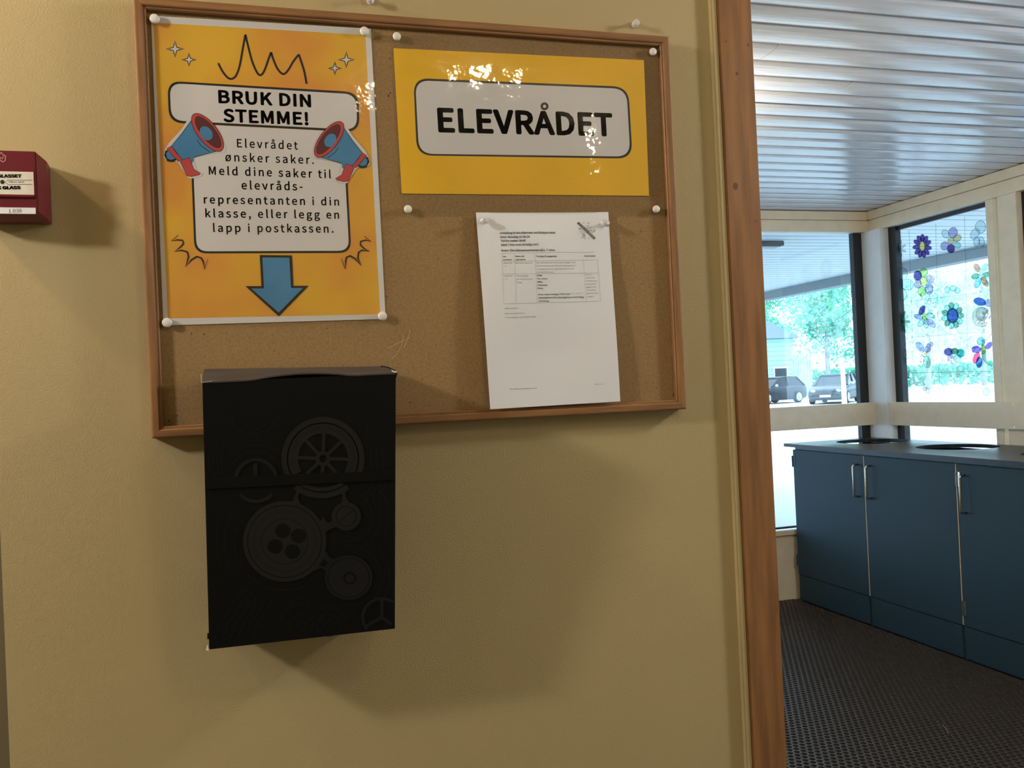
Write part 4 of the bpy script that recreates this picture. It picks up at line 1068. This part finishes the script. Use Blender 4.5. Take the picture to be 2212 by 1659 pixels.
# cars
m_tyre = mat('tyre_rubber', (.02, .02, .022), .8); m_rim = mat('alloy_rim', (.55, .56, .58), .35, .8); m_cglass = mat('car_glass', (.01, .02, .03), .2, spec=.4)
def car(label, pos, heading, L, W_, H, paint, hood, van=False):
    m_p = mat('car_paint_'+label[:8].replace(' ', '_'), paint, .35, spec=.35, coat=.12)
    a = math.atan2(heading[1], heading[0]); t = thing('car', label, 'car', (pos[0], pos[1], -.02), 'parked cars')
    R3 = Matrix.Rotation(a, 4, 'Z'); org = V((pos[0], pos[1], -.02))
    def W3(x, y, z): return org + R3 @ V((x, y, z))
    h = W_/2
    # body sections from nose (+x) to tail: x, half width, bottom z, shoulder z
    secs = [(L*.50, h*.62, .38, .55), (L*.49, h*.86, .26, .66), (L*.44, h*.96, .20, .76), (L*.34, h, .19, .86), (L*.20, h, .19, .95), (0, h, .19, .97), (-L*.2, h, .19, .99), (-L*.36, h*.99, .20, 1.0), (-L*.46, h*.94, .24, .98), (-L*.49, h*.86, .32, .85), (-L*.5, h*.7, .42, .70)]
    bm = bmesh.new(); rings = []
    for x, w2, zb, zs in secs:
        prof = [(-w2*.9, zb), (-w2, zb+.12), (-w2, zs-.16), (-w2*.93, zs-.03), (-w2*.6, zs), (0, zs+.02), (w2*.6, zs), (w2*.93, zs-.03), (w2, zs-.16), (w2, zb+.12), (w2*.9, zb)]
        rings.append([bm.verts.new(W3(x, y, z)) for y, z in prof])
    for A, B in zip(rings, rings[1:]):
        n = len(A)
        for k in range(n): bm.faces.new((A[k], A[(k+1) % n], B[(k+1) % n], B[k]))
    bm.faces.new(rings[0]); bm.faces.new(rings[-1][::-1]); bmesh.ops.recalc_face_normals(bm, faces=bm.faces)
    body = fin('body', bm, m_p, t, smooth=True)
    # cabin: glass house with roof
    cab = [(L*.20 if not van else L*.36, h*.86, .93), (L*.02 if not van else L*.24, h*.74, H-.05), (-L*.16, h*.72, H), (-L*.32, h*.72, H-.03), (-L*.45, h*.84, .95)]
    bm = bmesh.new(); Lf = [bm.verts.new(W3(x, w2, z)) for x, w2, z in cab]; Rt = [bm.verts.new(W3(x, -w2, z)) for x, w2, z in cab]
    for k in range(4): bm.faces.new((Lf[k], Lf[k+1], Rt[k+1], Rt[k]))
    bm.faces.new(Lf); bm.faces.new(Rt[::-1]); bm.faces.new((Lf[0], Rt[0], Rt[-1], Lf[-1])); bmesh.ops.recalc_face_normals(bm, faces=bm.faces)
    fin('windows', bm, m_cglass, t)
    bm = bmesh.new()
    A_ = [bm.verts.new(W3(x+dx, s*(w2+.012), z+.025)) for (x, w2, z), dx in zip(cab[1:4], (.05, 0, -.02)) for s in (1, -1)]
    for k in (0, 2): bm.faces.new((A_[k], A_[k+1], A_[k+3], A_[k+2]))
    ex = bmesh.ops.extrude_face_region(bm, geom=list(bm.faces))
    for v in [e for e in ex['geom'] if isinstance(e, bmesh.types.BMVert)]: v.co.z -= .06
    bmesh.ops.recalc_face_normals(bm, faces=bm.faces); fin('roof', bm, m_p, t)
    for s in (1, -1):
        bm = bmesh.new()
        tube(bm, [W3(cab[0][0], s*cab[0][1], cab[0][2]), W3(cab[1][0], s*cab[1][1], cab[1][2])], .045, 6)
        tube(bm, [W3(-L*.12, s*h*.87, .95), W3(-L*.12, s*h*.735, H-.02)], .04, 6)
        tube(bm, [W3(cab[4][0], s*cab[4][1], cab[4][2]), W3(cab[3][0], s*cab[3][1], cab[3][2])], .06, 6)
        fin('pillars', bm, m_p, t)
        c = W3(L*.16, s*(h+.08), 1.0); bm = bmesh.new(); bmesh.ops.create_uvsphere(bm, u_segments=10, v_segments=8, radius=.11); bmesh.ops.scale(bm, vec=(.7, 1, .7), verts=bm.verts); bmesh.ops.translate(bm, vec=c, verts=bm.verts)
        fin('wing_mirror', bm, hood, t, smooth=True)
        c = W3(L*.475, s*h*.66, .66); bm = bmesh.new(); bmesh.ops.create_uvsphere(bm, u_segments=12, v_segments=8, radius=.17); bmesh.ops.scale(bm, vec=(.6, 1, .5), verts=bm.verts); bmesh.ops.translate(bm, vec=c, verts=bm.verts)
        fin('headlight', bm, m_rim, t, smooth=True)
        for wx in (L*.31, -L*.29):
            wh = bmesh.new(); lathe(wh, W3(wx, s*(h-.20), .33), R3 @ V((0, s, 0)), [(0, .30), (.02, .325), (.19, .325), (.215, .30), (.21, .24)], 24)
            wo = fin('wheel', wh, m_tyre, t)
            rim = bmesh.new(); lathe(rim, W3(wx, s*(h+.008), .33), R3 @ V((0, s, 0)), [(0, .235), (.012, .23), (.006, .20)], 20)
            for k in range(5):
                aa = 2*math.pi*k/5
                c0 = W3(wx, s*(h+.02), .33); c1 = W3(wx+.21*math.cos(aa), s*(h+.02), .33+.21*math.sin(aa)); tube(rim, [c0, c1], .028, 5)
            ro = fin('rim', rim, m_rim, t); ro.parent = wo; ro.matrix_parent_inverse = Matrix.Identity(4)
    bm = bmesh.new(); vs = [bm.verts.new(W3(L*.503, y, z)) for y, z in ((-h*.5, .5), (h*.5, .5), (h*.45, .64), (-h*.45, .64))]; bm.faces.new(vs); ex = bmesh.ops.extrude_face_region(bm, geom=list(bm.faces))
    for v in [e for e in ex['geom'] if isinstance(e, bmesh.types.BMVert)]: v.co += R3 @ V((-.1, 0, 0))
    bmesh.ops.recalc_face_normals(bm, faces=bm.faces); fin('grille', bm, m_tyre, t)
    bm = bmesh.new(); vs = [bm.verts.new(W3(L*.508, y, z)) for y, z in ((-.26, .36), (.26, .36), (.26, .47), (-.26, .47))]; bm.faces.new(vs); ex = bmesh.ops.extrude_face_region(bm, geom=list(bm.faces))
    for v in [e for e in ex['geom'] if isinstance(e, bmesh.types.BMVert)]: v.co += R3 @ V((-.03, 0, 0))
    bmesh.ops.recalc_face_normals(bm, faces=bm.faces); fin('number_plate', bm, m_paper, t)
mh = mat('pale_mirror', (.5, .52, .55), .3)
car('dark blue hatchback parked at the left, behind the nearer estate car', (28.2, 42.6), (-.95, -.30), 4.3, 1.8, 1.47, (.012, .02, .035), mh)
car('dark estate car with pale bonnet, nearest to the window', (29.3, 38.4), (-.74, -.67), 4.7, 1.85, 1.48, (.014, .022, .036), mh)
car('dark people carrier parked behind, at the right by the window post', (52.5, 63.0), (-.75, -.66), 4.8, 1.9, 1.75, (.04, .06, .09), mh, van=True)
car('white van beyond the cars in front of the pale green house', (32.0, 51.0), (-.4, -.9), 5.2, 2.0, 2.2, (.75, .76, .78), mh, van=True)

# houses
m_side = mat('pale_green_siding', (.35, .62, .55), .7); m_roofd = mat('dark_roof', (.16, .2, .22), .7)
def house(label, x0, x1, y0, y1, h, m, flat=True):
    t = thing('house', label, 'house', ((x0+x1)/2, (y0+y1)/2, -.02))
    bm = bmesh.new(); z = -.02
    while z < h:
        z2 = min(z+.34, h); bx(bm, x0-.0, x1, y0, y1, z, z2-.04); z += .34
    bx(bm, x0+.05, x1-.05, y0+.05, y1-.05, -.02, h); bmesh.ops.recalc_face_normals(bm, faces=bm.faces); fin('walls', bm, m, t)
    bm = bmesh.new(); ym = (y0+y1)/2
    P = [(x0-.4, y0-.5, h), (x1+.4, y0-.5, h), (x1+.4, ym, h+1.5), (x0-.4, ym, h+1.5), (x0-.4, y1+.5, h), (x1+.4, y1+.5, h)]
    vs = [bm.verts.new(p) for p in P]; bm.faces.new((vs[0], vs[1], vs[2], vs[3])); bm.faces.new((vs[3], vs[2], vs[5], vs[4])); bm.faces.new((vs[0], vs[3], vs[4])); bm.faces.new((vs[1], vs[5], vs[2])); bm.faces.new((vs[0], vs[4], vs[5], vs[1]))
    bmesh.ops.recalc_face_normals(bm, faces=bm.faces); fin('roof', bm, m_roofd, t)
    for k in range(3):
        wx = x0 + (x1-x0)*(k+.5)/3
        f = box('window', wx-.6, wx+.6, y0-.06, y0-.01, 1.0, 2.2, m_white, t)
        p = box('pane', wx-.5, wx+.5, y0-.08, y0-.061, 1.1, 2.1, m_cglass, t); p.parent = f; p.matrix_parent_inverse = Matrix.Identity(4)
    return t
house('pale green boarded house behind the cars at the left', 32.0, 38.75, 56, 63, 4.3, m_side)

fe = thing('fence', 'pale board fence beside the green house, behind the estate car', 'fence', (39.6, 56.1, -.02))
for k in range(8): box('board', 38.8+.19*k, 38.8+.19*k+.165, 56.0, 56.05, -.02, 2.95-.12*(k > 4), mat('pale_fence_paint', (.42, .55, .58), .7), fe)
box('fence_rail', 38.8, 40.3, 56.05, 56.12, 2.3, 2.42, mat('pale_fence_paint', (.42, .55, .58), .7), fe)
# trees
m_leaf = bpy.data.materials.new('bright_leaves'); m_leaf.use_nodes = True; nt = m_leaf.node_tree; nt.nodes.clear()
d = nt.nodes.new('ShaderNodeBsdfDiffuse'); tr_ = nt.nodes.new('ShaderNodeBsdfTranslucent'); mx = nt.nodes.new('ShaderNodeMixShader'); o_ = nt.nodes.new('ShaderNodeOutputMaterial')
tc = nt.nodes.new('ShaderNodeTexCoord'); nz = nt.nodes.new('ShaderNodeTexNoise'); nz.inputs['Scale'].default_value = .5; cr = nt.nodes.new('ShaderNodeValToRGB')
cr.color_ramp.elements[0].color = (.16, .50, .36, 1); cr.color_ramp.elements[1].color = (.50, .88, .72, 1); cr.color_ramp.elements[0].position = .35; cr.color_ramp.elements[1].position = .65
nt.links.new(tc.outputs['Object'], nz.inputs['Vector']); nt.links.new(nz.outputs['Fac'], cr.inputs[0])
for n in (d, tr_): nt.links.new(cr.outputs[0], n.inputs[0])
mx.inputs[0].default_value = .45; nt.links.new(d.outputs[0], mx.inputs[1]); nt.links.new(tr_.outputs[0], mx.inputs[2]); nt.links.new(mx.outputs[0], o_.inputs[0])
m_bark = mat('pale_bark', (.35, .34, .32), .8, var=.2, vscale=3)
m_leaf2 = m_leaf.copy(); m_leaf2.name = 'overexposed_leaves'  # whitened copy: the outdoor overexposure is put into the leaf colour
cr2 = [n for n in m_leaf2.node_tree.nodes if n.type == 'VALTORGB'][0]
cr2.color_ramp.elements[0].color = (.62, .80, .76, 1); cr2.color_ramp.elements[1].color = (.90, .97, .95, 1)
def tree(x, y, h, r, label, seed, n=2600, low=.25):
    rg = random.Random(seed); t = thing('tree', label, 'tree', (x, y, -.02), 'trees beyond the car park')
    bm = bmesh.new(); tube(bm, [(x, y, -.02), (x+rg.uniform(-.2, .2), y, h*.35), (x+rg.uniform(-.4, .4), y, h*.7)], [.22, .16, .07], 8)
    for k in range(7):
        a = rg.uniform(0, 6.28); z = h*rg.uniform(.3, .6); tube(bm, [(x, y, z), (x+math.cos(a)*r*.35, y+math.sin(a)*r*.35, z+h*.12), (x+math.cos(a)*r*.7, y+math.sin(a)*r*.7, z+h*.2)], [.07, .05, .02], 5)
    fin('trunk', bm, m_bark, t)
    lobes = [(V((x+rg.uniform(-.6, .6)*r, y+rg.uniform(-.6, .6)*r, h*rg.uniform(low+.1, .9))), r*rg.uniform(.35, .6)) for _ in range(14)]
    vs = []; fs = []
    for k in range(n):
        c, lr = rg.choice(lobes); dv = V((rg.gauss(0, 1), rg.gauss(0, 1), rg.gauss(0, 1))).normalized()*lr*rg.uniform(.55, 1.05)
        p = c+dv; s = rg.uniform(.10, .24); u = V((rg.gauss(0, 1), rg.gauss(0, 1), rg.gauss(0, 1))).normalized(); w_ = u.orthogonal().normalized(); q = u.cross(w_)
        i = len(vs); vs += [p-w_*s, p-q*s*.6, p+w_*s, p+q*s*.6]; fs.append((i, i+1, i+2, i+3))
    me = bpy.data.meshes.new('foliage'); me.from_pydata([tuple(v) for v in vs], [], fs); f = link('foliage', me, m_leaf2 if 'pale' in label[:5] else m_leaf, t); f['kind'] = 'stuff'
TR_ = [(36.8, 69, 13, 4.2, 'broad green tree rising over the pale green house'), (45.4, 61, 10.5, 4.0, 'green tree rising over the dark estate car'), (52.5, 58, 11, 4.2, 'pale tree behind the violet flower drawing'),
       (51, 80, 13, 4.2, 'tall distant tree beside the dark window post'), (60, 60, 10.5, 4.2, 'pale tree behind the round blue flower drawing'),
       (42, 84, 15, 4.8, 'tallest distant tree beyond the pale green house')]
for i, (x, y, h, r, l) in enumerate(TR_): tree(x, y, h, r, l, 20+i, 9000 if l[:4] == 'pale' else 6500)
hb = thing('hedge', 'low green hedge along the back of the car park', 'hedge', (60, 72, 0))
rg = random.Random(9); vs = []; fs = []
for k in range(9000):
    x = rg.uniform(30, 100); p = V((x, 74-.18*(x-30)+rg.uniform(-.7, .7), rg.uniform(0, 1)**.7*2.0)); s = rg.uniform(.12, .26); u = V((rg.gauss(0, 1), rg.gauss(0, 1), rg.gauss(0, 1))).normalized(); w_ = u.orthogonal().normalized(); q = u.cross(w_)
    i = len(vs); vs += [p-w_*s, p-q*s, p+w_*s, p+q*s]; fs.append((i, i+1, i+2, i+3))
me = bpy.data.meshes.new('foliage'); me.from_pydata([tuple(v) for v in vs], [], fs); f = link('foliage', me, m_leaf, hb); f['kind'] = 'stuff'
# white pole in front of the estate car
pl = thing('pole', 'thin white pole standing in front of the dark estate car', 'pole', (at(1825, 872, 'z', 0).x, at(1825, 872, 'z', 0).y, -.02))
p0 = at(1825, 885, 'z', 0); bm = bmesh.new(); tube(bm, [(p0.x, p0.y, -.02), (p0.x, p0.y, 1.0), (p0.x-.02, p0.y, 2.1)], [.11, .09, .08], 12); fin('pole_shaft', bm, mat('white_pole_paint', (.8, .8, .8), .5), pl)
bm = bmesh.new(); lathe(bm, (p0.x, p0.y, -.02), (0, 0, 1), [(0, .18), (.04, .18), (.06, .12)], 16); fin('pole_foot', bm, m_rim, pl)
bpy.context.view_layer.update()
